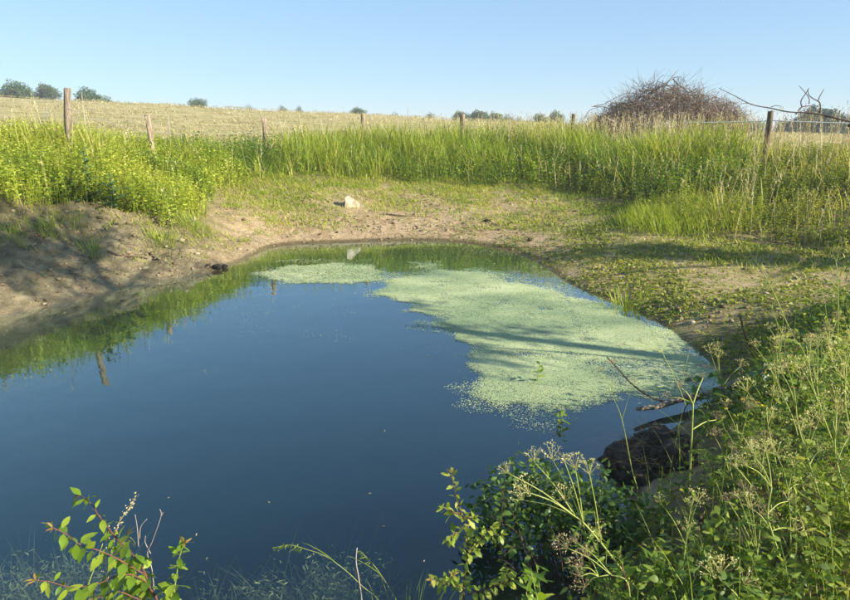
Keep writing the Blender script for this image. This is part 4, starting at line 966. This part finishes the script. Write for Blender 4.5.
parsley('tall cow parsley leaning left across the dark bush with spreading cream seed heads', (655, 625), 2.35, q6,
        [(4, Z6([(340,90)])[0], 0), (4, Z6([(420,165)])[0], -.05), (4, Z6([(400,195)])[0], .05), (3, Z6([(510,35)])[0], .1), (3, Z6([(560,50)])[0], -.05), (3, Z6([(600,75)])[0], .05), (2, Z6([(655,95)])[0], 0), (4, Z6([(560,195)])[0], 0), (4, Z6([(440,45)])[0], .1), (2, Z6([(690,330)])[0], -.05)], 'seed', .0042, 2)
parsley('short cow parsley bent low in front with knobbly brown green heads', (628, 625), 2.2, Z6([(800,510),(740,485),(690,490)]), [(2, Z6([(625,455)])[0], 0), (2, Z6([(620,490)])[0], -.04), (2, Z6([(650,420)])[0], .04), (1, Z6([(605,360)])[0], .05), (1, Z6([(570,380)])[0], 0), (2, Z6([(640,530)])[0], 0)], 'brown', .003, 1)
parsley('slim pale cow parsley with two nodding heads before the dark earth clump', (682, 630), 2.4, Z7([(225,540),(232,440),(242,350)]), [(2, Z7([(150,195)])[0], 0), (2, Z7([(285,195)])[0], 0), (2, Z7([(262,215)])[0], .06), (1, Z7([(250,310)])[0], .03)], 'seed', .0032, 1)
parsley('cow parsley with a dull brown purple head between two pale ones', (760, 630), 2.35, Z7([(515,545),(513,460),(508,392)]), [(2, Z7([(440,180)])[0], 0), (2, Z7([(400,190)])[0], .05), (2, Z7([(480,165)])[0], .05), (2, Z7([(455,140)])[0], -.04), (1, Z7([(450,345)])[0], .05), (2, Z7([(520,250)])[0], .1)], 'brown', .0032, 2)
parsley('tallest bright stemmed cow parsley with a lit seed head in the lower right', (795, 630), 2.25, Z7([(640,540),(600,420),(560,300),(545,235),(560,140)]), [(4, Z7([(500,30)])[0], 0), (4, Z7([(540,10)])[0], .05), (4, Z7([(470,60)])[0], 0), (3, Z7([(620,190)])[0], .06), (2, Z7([(480,215)])[0], .05), (2, Z7([(640,300)])[0], .05), (3, Z7([(430,65)])[0], .05)], 'seed', .004, 2)
parsley('straight upright cow parsley stem right of the bright stemmed one', (796, 640), 2.5, Z7([(640,540),(632,400),(628,250),(622,150)]), [(3, Z7([(580,20)])[0], 0), (3, Z7([(640,60)])[0], 0), (3, Z7([(670,130)])[0], .05), (2, Z7([(700,300)])[0], .05), (1, Z7([(570,270)])[0], 0)], 'seed', .0036, 2)
parsley('low cow parsley with a small cream head at the bottom edge', (745, 640), 2.05, Z7([(440,550),(400,505),(370,480)]), [(2, Z7([(345,465)])[0], 0), (2, Z7([(375,455)])[0], 0), (1, Z7([(455,495)])[0], 0)], 'seed', .0028, 0)
parsley('thick green cow parsley stalk rising above the fallen log', (690, 560), 3.3, [(686, 520), (690, 470), (692, 430), (693, 404)], [(3, (681, 388), 0), (3, (703, 378), .1), (3, (668, 398), .05), (2, (716, 420), .1)], 'brown', .006, 4)
parsley('thin cow parsley leaning left over the duckweed with small dark buds', (640, 500), 3.4, [(632, 470), (622, 420), (612, 395)], [(2, (600, 372), 0), (2, (613, 365), 0), (1, (634, 382), 0)], 'brown', .0026, 0, um_scale=.6)
parsley('thin stalked cow parsley crossing the log with scattered fine buds', (708, 470), 4.2, [(700, 440), (680, 390), (662, 352)], [(2, (652, 334), 0), (2, (640, 342), 0), (2, (625, 345), 0), (1, (690, 350), 0)], 'brown', .003, 0, um_scale=.7)
parsley('tall thin cow parsley in front of the shaded mud at the right', (800, 380), 5.2, [(790, 330), (770, 285), (755, 262)], [(2, (740, 240), 0), (2, (760, 246), 0), (1, (800, 262), 0)], 'brown', .004, 1)
parsley('high cow parsley near the right picture edge against the bank', (838, 380), 4.6, [(838, 340), (838, 290), (836, 262)], [(2, (828, 246), 0), (2, (842, 244), 0), (2, (850, 256), 0), (1, (815, 268), 0)], 'seed', .004, 2)
rs = random.Random(12)
spots = [(770,470,2.9,392),(800,480,2.9,372),(825,470,3.0,352),(846,480,2.8,340),(748,470,3.2,408),(786,440,3.4,350),(815,440,3.3,330),(838,420,3.5,312),(765,500,2.6,440),(812,510,2.6,420),(838,520,2.5,405),(725,480,3.0,438),(860,500,2.6,380),(790,400,4.2,318),(725,420,4.4,352)]
words = ['beside the yellow flowers', 'right of the yellow flowers', 'above the ferny fronds', 'at the right picture edge', 'just left of the yellow flowers', 'behind the bramble leaves', 'with grey heads above the bramble', 'topmost of the right edge cluster', 'with heads low in the middle of the thicket', 'in front of the ferny fronds', 'low at the right edge beside the fronds', 'between the log and the thicket', 'half cut off by the picture edge', 'slender behind the thicket top', 'slender beside the end of the log']
for (u, v, D, vt), wd in zip(spots, words):
    du = rs.uniform(-14, 8); f = (u+du*.7, vt+34); f2 = (u+du, vt+16)
    ums = [(1, (u+du+rs.uniform(-20, 20), vt+rs.uniform(-8, 12)), rs.uniform(-.08, .08)) for k in range(3)]+[(0, (u+rs.uniform(-26, 26), vt+rs.uniform(14, 34)), rs.uniform(-.08, .08)) for k in range(1)]
    parsley('cow parsley in seed '+wd, (u, v+120), D, [(u+du*.3, (v+vt)/2), f, f2], ums, rs.choice(['seed', 'seed', 'brown']), .0034, 3)

# ---- ferny bright fronds at the right edge
for k, (u, v, D, n_, lab) in enumerate([(838, 560, 2.5, 12, 'bright ferny leaf clump at the right edge, lower one'), (842, 505, 2.7, 10, 'bright ferny leaf clump at the right edge, upper one'), (800, 590, 2.2, 7, 'small ferny leaf clump near the bottom right corner')]):
    c0 = at(u, v, D); b_ = Vector((c0.x+.05, D, 0)); b_.z = hz(b_.x, D)
    t = thing('fern_clump', b_, lab, 'fern', 'ferny leaf clumps')
    for q in range(n_):
        a_ = q*2.4+rs.random(); tpz = c0.z-b_.z+rs.uniform(-.12, .08); st_ = b_+Vector((math.cos(a_)*.05, math.sin(a_)*.05, max(.05, tpz*rs.uniform(.25, .7))))
        put(t, random.choice(FR['bright']), st_, (math.cos(a_), math.sin(a_)-.35, rs.uniform(.1, .8)), (0, 0, 1), rs.uniform(.17, .28), 'frond')
    acc = Acc()
    for q in range(5): tube(acc, [(rs.uniform(-.03, .03), 0, 0), (rs.uniform(-.04, .04), rs.uniform(-.03, .03), max(.08, (c0.z-b_.z)*.7))], .004, .002, 4, .4)
    acc.obj('stalk', 'stemgreen', t)

# ---- bramble with round leaves in the thicket and beside the log
br = Vector((at(790, 420, 4.3).x, 4.3, 0)); br.z = hz(br.x, br.y)
bb = thing('bramble', br, 'bramble with broad dark leaves in the middle of the thicket', 'bramble')
acc = Acc()
for (u, v, D) in [(770,350,4.2),(785,330,4.3),(800,345,4.2),(760,375,4.1),(790,365,4.0),(815,350,4.3),(775,395,3.9),(805,385,4.0),(750,395,4.1),(830,375,4.1),(740,375,4.5),(820,330,4.6),(785,410,3.8),(760,340,4.6)]:
    tp = at(u, v, D); b_ = br+Vector((rs.uniform(-.3, .3), rs.uniform(-.2, .2), 0)); p = smooth_path([b_, b_.lerp(tp, .6)+Vector((0, 0, .1)), tp], 5)
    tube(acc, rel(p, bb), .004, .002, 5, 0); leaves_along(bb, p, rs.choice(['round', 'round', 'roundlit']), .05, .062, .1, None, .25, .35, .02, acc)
acc.obj('stem', 'redtwig', bb, True)
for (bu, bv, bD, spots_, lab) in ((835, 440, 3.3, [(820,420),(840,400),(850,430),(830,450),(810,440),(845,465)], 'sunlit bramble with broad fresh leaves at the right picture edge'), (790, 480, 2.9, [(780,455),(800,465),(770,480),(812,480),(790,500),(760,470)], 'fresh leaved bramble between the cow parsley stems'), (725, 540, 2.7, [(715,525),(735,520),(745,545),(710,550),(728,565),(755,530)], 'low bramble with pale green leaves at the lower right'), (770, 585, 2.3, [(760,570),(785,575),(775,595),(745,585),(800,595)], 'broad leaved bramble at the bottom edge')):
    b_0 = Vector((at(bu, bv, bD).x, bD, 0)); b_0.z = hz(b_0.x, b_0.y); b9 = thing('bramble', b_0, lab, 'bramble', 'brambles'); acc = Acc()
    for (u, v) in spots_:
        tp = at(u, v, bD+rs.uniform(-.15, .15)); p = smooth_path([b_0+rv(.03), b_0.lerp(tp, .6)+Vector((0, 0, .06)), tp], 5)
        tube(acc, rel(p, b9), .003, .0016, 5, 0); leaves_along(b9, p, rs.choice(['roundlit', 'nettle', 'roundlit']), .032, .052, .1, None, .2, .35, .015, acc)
    acc.obj('stem', 'redtwig', b9, True)
b2r = Vector((at(712, 420, 4.4).x, 4.4, 0)); b2r.z = hz(b2r.x, b2r.y)
b2 = thing('bramble', b2r, 'dark round leaved bramble sprig hanging over the fallen log', 'bramble'); acc = Acc()
for pts in ([(716,425),(705,395),(690,378),(684,372)], [(718,425),(722,390),(715,370),(700,365)], [(712,430),(700,410),(692,392)], [(715,430),(705,425),(720,395),(728,400)]):
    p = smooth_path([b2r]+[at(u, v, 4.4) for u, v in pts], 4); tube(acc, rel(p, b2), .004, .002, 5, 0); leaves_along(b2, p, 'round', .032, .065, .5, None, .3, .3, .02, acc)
acc.obj('stem', 'redtwig', b2, True)
# nettles and dock in the low foreground
for k, (u, vt, D, sz, lab) in enumerate([(598, 520, 2.5, .075, 'long leaved dock rising beside the leaning cow parsley'), (660, 540, 2.4, .07, 'leafy green nettle before the dark earth clump'), (632, 555, 2.3, .07, 'low leafy nettle left of the red stem'), (715, 555, 2.5, .06, 'nettle between two cow parsley stems'), (545, 575, 2.2, .08, 'broad leaved dock at the bottom edge below the dark bush'), (690, 580, 2.2, .06, 'small nettle at the bottom edge'), (775, 520, 2.7, .06, 'shaded nettle under the bright stems'), (735, 510, 3.0, .055, 'nettle at the back beside the dark stake')]):
    tp = at(u, vt, D); b_ = Vector((tp.x+.03, D, 0)); b_.z = hz(b_.x, D)
    t = thing('nettle' if sz < .075 else 'dock', b_, lab, 'weed', 'leafy weeds on the near bank'); acc = Acc()
    for q in range(3):
        e = tp+Vector((rs.uniform(-.08, .08), rs.uniform(-.06, .06), rs.uniform(-.1, .02))); p = smooth_path([b_+rv(.02), b_.lerp(e, .5)+rv(.01), e], 5); tube(acc, rel(p, t), .0035, .0016, 5, .2)
        leaves_along(t, p, 'nettle' if sz < .075 else 'willow', .028, sz*(1 if sz < .075 else 1.35), .1, None, .15, .25, .006, acc)
    acc.obj('stem', 'redtwig' if k == 2 else 'stemgreen', t, True)
# undergrowth on the near bank: a closed mass of leaves and blades
UG = np.array([(.5,2.15),(.95,2.75),(1.2,3.3),(2.05,4.35),(2.75,5.25),(3.3,6.1),(4.6,6.9),(6.2,6.2),(5.5,3.5),(3.2,1.6),(1.2,1.5)])
acc = Acc(); x, y = scatter(UG, 6800); k = (np.abs(x) < y*.70+.5) & (y > 1.7) & ~((np.hypot(x-1.5, y-3.85) < .33)); x, y = x[k], y[k]; N = len(x); z = height(x, y)
e = edge_dist(x, y, UG); hh = np.clip(.16+.5*np.clip(e/.9, 0, 1), .1, .6)*rng.uniform(.35, 1.1, N)*(1+.9*clump(x, y, 700, 1.6)); az = rng.uniform(0, 6.28, N)
tn = np.clip(.72+1.2*clump(x, y, 710, 1.8)+rng.normal(0, .16, N), 0, 1)
blades(acc, np.c_[x, y, z-.01], hh, .005, az, .15, .2, tn, 3)
for k in range(8):
    f = np.clip(.15+.85*k/8+rng.normal(0, .05, N), .05, 1.02); hor = hh*(.15*f+.2*f*f); a2 = rng.uniform(0, 6.28, N)
    rhombs(acc, np.c_[x+np.cos(az)*hor, y+np.sin(az)*hor, z+hh*f*(1-.07*f)], rng.uniform(.02, .062, N), rng.uniform(.011, .030, N), np.clip(tn+rng.normal(0, .16, N), 0, 1), dirs=np.c_[np.cos(a2), np.sin(a2), rng.uniform(-.5, .5, N)], ovate=True)
o = acc.obj('undergrowth', 'parsley'); tag(o, 'tangled green undergrowth covering the near bank', None, None, 'stuff')
acc = Acc(); x, y = scatter(UG, 2600); k = (np.abs(x) < y*.70+.5) & (y > 1.7); x, y = x[k], y[k]; N = len(x)
blades(acc, np.c_[x, y, height(x, y)], rng.uniform(.12, .5, N), rng.uniform(.003, .006, N), rng.uniform(0, 6.28, N), rng.uniform(.1, .5, N), rng.uniform(.1, .7, N), np.clip(rng.normal(.5, .25, N), 0, 1), 4)
o = acc.obj('bank_grass', 'grass'); tag(o, 'thin grass blades among the undergrowth of the near bank', None, None, 'stuff')
# yellow flowers
for k, (u, v, D) in enumerate(((744, 400, 3.9), (758, 403, 3.8), (764, 406, 3.8), (767, 400, 3.95), (725, 409, 4.0))):
    c0 = at(u, v, D); b_ = Vector((c0.x+.02, D+.02, 0)); b_.z = hz(b_.x, b_.y)
    t = thing('yellow_flower', b_, ['leftmost but one of the small yellow flowers in the thicket', 'yellow flower in the middle of the group of three', 'lowest yellow flower of the group of three', 'upper right yellow flower of the group of three', 'yellow flower nearest the log'][k], 'flower', 'yellow flowers')
    acc = Acc(); tube(acc, [(0, 0, 0), (-.01, 0, (c0.z-b_.z)*.6), tuple(c0-b_)], .0025, .0015, 4, .4); acc.obj('stem', 'stemgreen', t)
    acc = Acc()
    for q in range(5):
        a_ = q*1.2566; rhombs(acc, [tuple(c0-b_)], .022, .018, .5, dirs=np.array([[math.cos(a_), math.sin(a_), .35]]))
    acc.obj('petals', 'flower', t)
# ---- dark earth clump with dry overhanging grass, and the dark stake
ec = Vector((1.62, 3.95, .03)); bm = bmesh.new(); bmesh.ops.create_icosphere(bm, subdivisions=4, radius=1)
for v_ in bm.verts:
    p = v_.co.copy(); nn = float(fbm(np.array([p.x*2.2+p.z*3]), np.array([p.y*2.2-p.z]), 61, 4)[0])
    v_.co = Vector((p.x*.36, p.y*.30, p.z*.20))*(1+.95*nn+.5*float(fbm(np.array([p.x*9]), np.array([p.y*9+p.z*14]), 63, 3)[0]))
me_ = bpy.data.meshes.new('earth_clump'); bm.to_mesh(me_); bm.free(); me_.materials.append(M['darksoil']); me_.shade_smooth()
et = thing('earth_clump', ec, 'dark undercut lump of earth at the water edge below the log', 'earth'); link('soil', me_, et)
acc = Acc(); N = 320; a_ = rng.uniform(0, 6.28, N); rr = np.sqrt(rng.random(N)); px, py = rr*np.cos(a_)*.34, rr*np.sin(a_)*.28; pz = .17*np.sqrt(np.clip(1-rr**2*.9, 0, 1))
blades(acc, np.c_[px, py, pz-.01], rng.uniform(.03, .09, N), .004, a_+rng.normal(0, 1.2, N), rng.uniform(.8, 1.8, N), rng.uniform(1.5, 2.6, N), rng.uniform(.0, .8, N), 5)
o = acc.obj('dry_grass', leaf_mat('dead_grass', [(0, (.05, .045, .02)), (.5, (.13, .11, .05)), (1, (.26, .22, .11))], .2, .7), et); tag(o, kind='stuff')
sp_ = [at(702, 505, 3.05), at(696, 530, 3.0), at(690, 556, 2.97)]; sp_.append(Vector((sp_[-1].x-.03, 2.95, hz(sp_[-1].x, 2.95)-.1)))
acc = Acc(); r7 = sp_[-1].copy(); tube(acc, [q-r7 for q in sp_[::-1]], .024, .021, 10, 0, .05); o = acc.obj('stake', 'post_dark', None, True, r7); tag(o, 'short dark leaning stake half hidden in the undergrowth', 'stake')
# ---- grass panicles reaching over the water at the bottom
def panicle(label, pts, D, droop, n_):
    b_ = at(*pts[0], D); b_ = Vector((b_.x+.03, D-.05, 0)); b_.z = hz(b_.x, b_.y); t = thing('grass_stalk', b_, label, 'grass', 'grass stalks over the water')
    p = smooth_path([b_]+[at(u, v, D) for u, v in pts], 6); acc = Acc(); tube(acc, rel(p, t), .0018, .0007, 4, .4); acc.obj('stem', 'stemgreen', t)
    Q = [Vector(q)-b_ for q in p[-12:]]; acc = Acc()
    for k in range(n_):
        q = random.choice(Q); d = Vector((random.uniform(-.8, .1), random.uniform(-.4, .4), random.uniform(-1, .1)*droop)); e = q+d*.028*random.uniform(.3, 1.2)
        rhombs(acc, [tuple(q.lerp(e, f)) for f in (.2, .5, .8)], .011, .0035, rng.uniform(.2, .9, 3), dirs=np.tile(np.array(tuple(d)), (3, 1)))
    acc.obj('panicle', 'grass', t)
    a_ = random.uniform(0, 6); mid = Vector(p[len(p)//2])-b_; acc = Acc(); blades(acc, [tuple(mid)], .12, .005, math.pi, .8, .4, .5, 5); acc.obj('blade', 'grass', t)
panicle('arching grass stalk with feathery head over the dark water', [(382,606),(362,586),(345,570),(325,556),(305,549),(290,545),(277,547)], 2.5, 1.0, 60)
panicle('shorter grass stalk with a narrow head right of the arching one', [(398,606),(388,586),(376,568),(367,558),(360,551)], 2.5, .4, 26)
p = [at(u, v, 2.5) for u, v in ((362, 606), (359, 580), (356, 562), (357, 548))]; b_ = Vector((p[0].x, 2.45, hz(p[0].x, 2.45))); acc = Acc(); tube(acc, [q-b_ for q in smooth_path([b_]+p, 3)], .0035, .0022, 5, .4, .2); o = acc.obj('dead_twig', 'brush_pale', None, False, b_); tag(o, 'pale dead twig standing at the bottom edge beside the grass stalks', 'twig')
def tuft(label, c0, n_, R_, h0, h1, tmu=.6, w=.005):
    x = rng.normal(c0.x, R_, n_); y = rng.normal(c0.y, R_, n_); z = height(x, y); acc = Acc(); az = np.arctan2(y-c0.y, x-c0.x)+rng.normal(0, .5, n_)
    blades(acc, np.c_[x, y, z]-np.array(c0), rng.uniform(h0, h1, n_), w, az, rng.uniform(.1, .6, n_), rng.uniform(.1, .7, n_), np.clip(rng.normal(tmu, .15, n_), 0, 1), 4)
    o = acc.obj('grass_tuft', 'grass', None, False, c0); tag(o, label, 'grass tuft', 'grass tufts'); return o
tuft('green grass tuft at the bottom edge left of the yellow green shoot', Vector((at(405, 600, 2.4).x, 2.35, hz(at(405, 600, 2.4).x, 2.35))), 90, .07, .15, .32, .5, .004)
for (u, v, n_, R_, lab) in ((48,232,120,.10,'fresh green grass tuft on the bare steep bank'),(92,252,50,.08,'sparse small grass tuft low on the bare bank'),(75,229,60,.10,'thin grass tuft right of the fresh green one on the bank'),(14,238,70,.12,'dull grass tuft at the left picture edge of the bank'),(160,240,140,.14,'weedy tuft hanging below the bright herbs'),(195,228,200,.16,'bright tuft at the tip of the herb bank'),
                           (625,308,120,.13,'yellowish weed tuft at the edge of the duckweed'),(262,177,110,.13,'reddish green tuft at the corner of the far bank')):
    tag(tuft(lab, ground_at(u, v, 5, 30), n_, R_, .12, .30, .6, .008))
# ---- thistles on the left bank
for (u, v, vt, D, lab) in ((90,204,147,11.25,'tall dark blue green thistle on the left bank'),(114,210,172,11.2,'smaller thistle just right of the tall one'),(74,206,178,11.1,'low thistle left of the tall one')):
    x = at(u, v, D).x; b_ = Vector((x, D, hz(x, D))); tp = at(u, vt, D); H = max(.3, tp.z-b_.z); t = thing('thistle', b_, lab, 'thistle', 'thistles'); acc = Acc(); tube(acc, [(0, 0, 0), (.02, 0, H*.5), (0, 0, H)], .018, .008, 6, .4); acc.obj('stem', 'thistle', t)
    for k in range(int(H*26)):
        f = k/(H*26); a_ = k*2.4; L = .34*(1-f)+.12; acc = None
        put(t, TL[k % 3] if 'TL' in globals() else (globals().__setitem__('TL', [leaf_mesh('leaf', 'thistle', [.04, .20, .09, .22, .09, .19, .08, .14, .05, 0], c_, .3, .4, 9) for c_ in (.1, .25, .4)]) or TL[0]), b_+Vector((0, 0, H*f)), (math.cos(a_), math.sin(a_), .5), (0, 0, 1), L)
# ---- small plants standing in the duckweed
for (u, v, h_, lab) in ((537, 382, .17, 'small leafy sprout standing in the duckweed'), (560, 424, .13, 'little drowned sprout at the edge of the duckweed')):
    b_ = on_level(u, v, 0); t = thing('sprout', b_, lab, 'sprout', 'sprouts in the duckweed'); acc = Acc(); p = [b_+Vector((0, 0, -.05)), b_+Vector((.01, 0, h_*.5)), b_+Vector((.02, 0, h_))]; p = smooth_path(p, 4); tube(acc, rel(p, t), .004, .002, 5, .4); acc.obj('stem', 'stemgreen', t)
    leaves_along(t, p, 'plum', .022, .075, .0, None, .2, .3, .004, None)
# ---- fallen scraps floating on the open water
acc = Acc(); P_ = np.array([tuple(on_level(u, v, .006)) for u, v in ((203,371),(205,372),(372,493),(386,526),(270,503),(197,533),(445,344),(452,345),(458,340),(300,258),(330,262),(385,430),(170,497),(425,560))])
rhombs(acc, P_, rng.uniform(.012, .03, len(P_)), .008, .5, flat=1.0, fold=0); o = acc.obj('floating_scraps', 'straw'); tag(o, 'scattered dry scraps floating on the open water', None, None, 'stuff')

# ================================================================ thin summer haze in the air over the field
hv = [(-1900, -1900), (1900, -1900), (1900, 1900), (-1900, 1900)]; acc = Acc()
acc.add([(x_, y_, -6.0) for x_, y_ in hv]+[(x_, y_, 13.0) for x_, y_ in hv], [(0, 2, 1), (0, 3, 2), (4, 5, 6), (4, 6, 7), (0, 1, 5), (0, 5, 4), (1, 2, 6), (1, 6, 5), (2, 3, 7), (2, 7, 6), (3, 0, 4), (3, 4, 7)], 0)
m, t, o_ = new_mat('haze_air'); vp = nd(t, 'ShaderNodeVolumePrincipled'); vp.inputs['Color'].default_value = (.86, .92, 1, 1); vp.inputs['Density'].default_value = .0012; t.links.new(vp.outputs[0], o_.inputs['Volume'])
hz_o = acc.obj('haze', m); hz_o.data.shade_flat(); tag(hz_o, 'thin pale haze over the field', None, None, 'stuff')
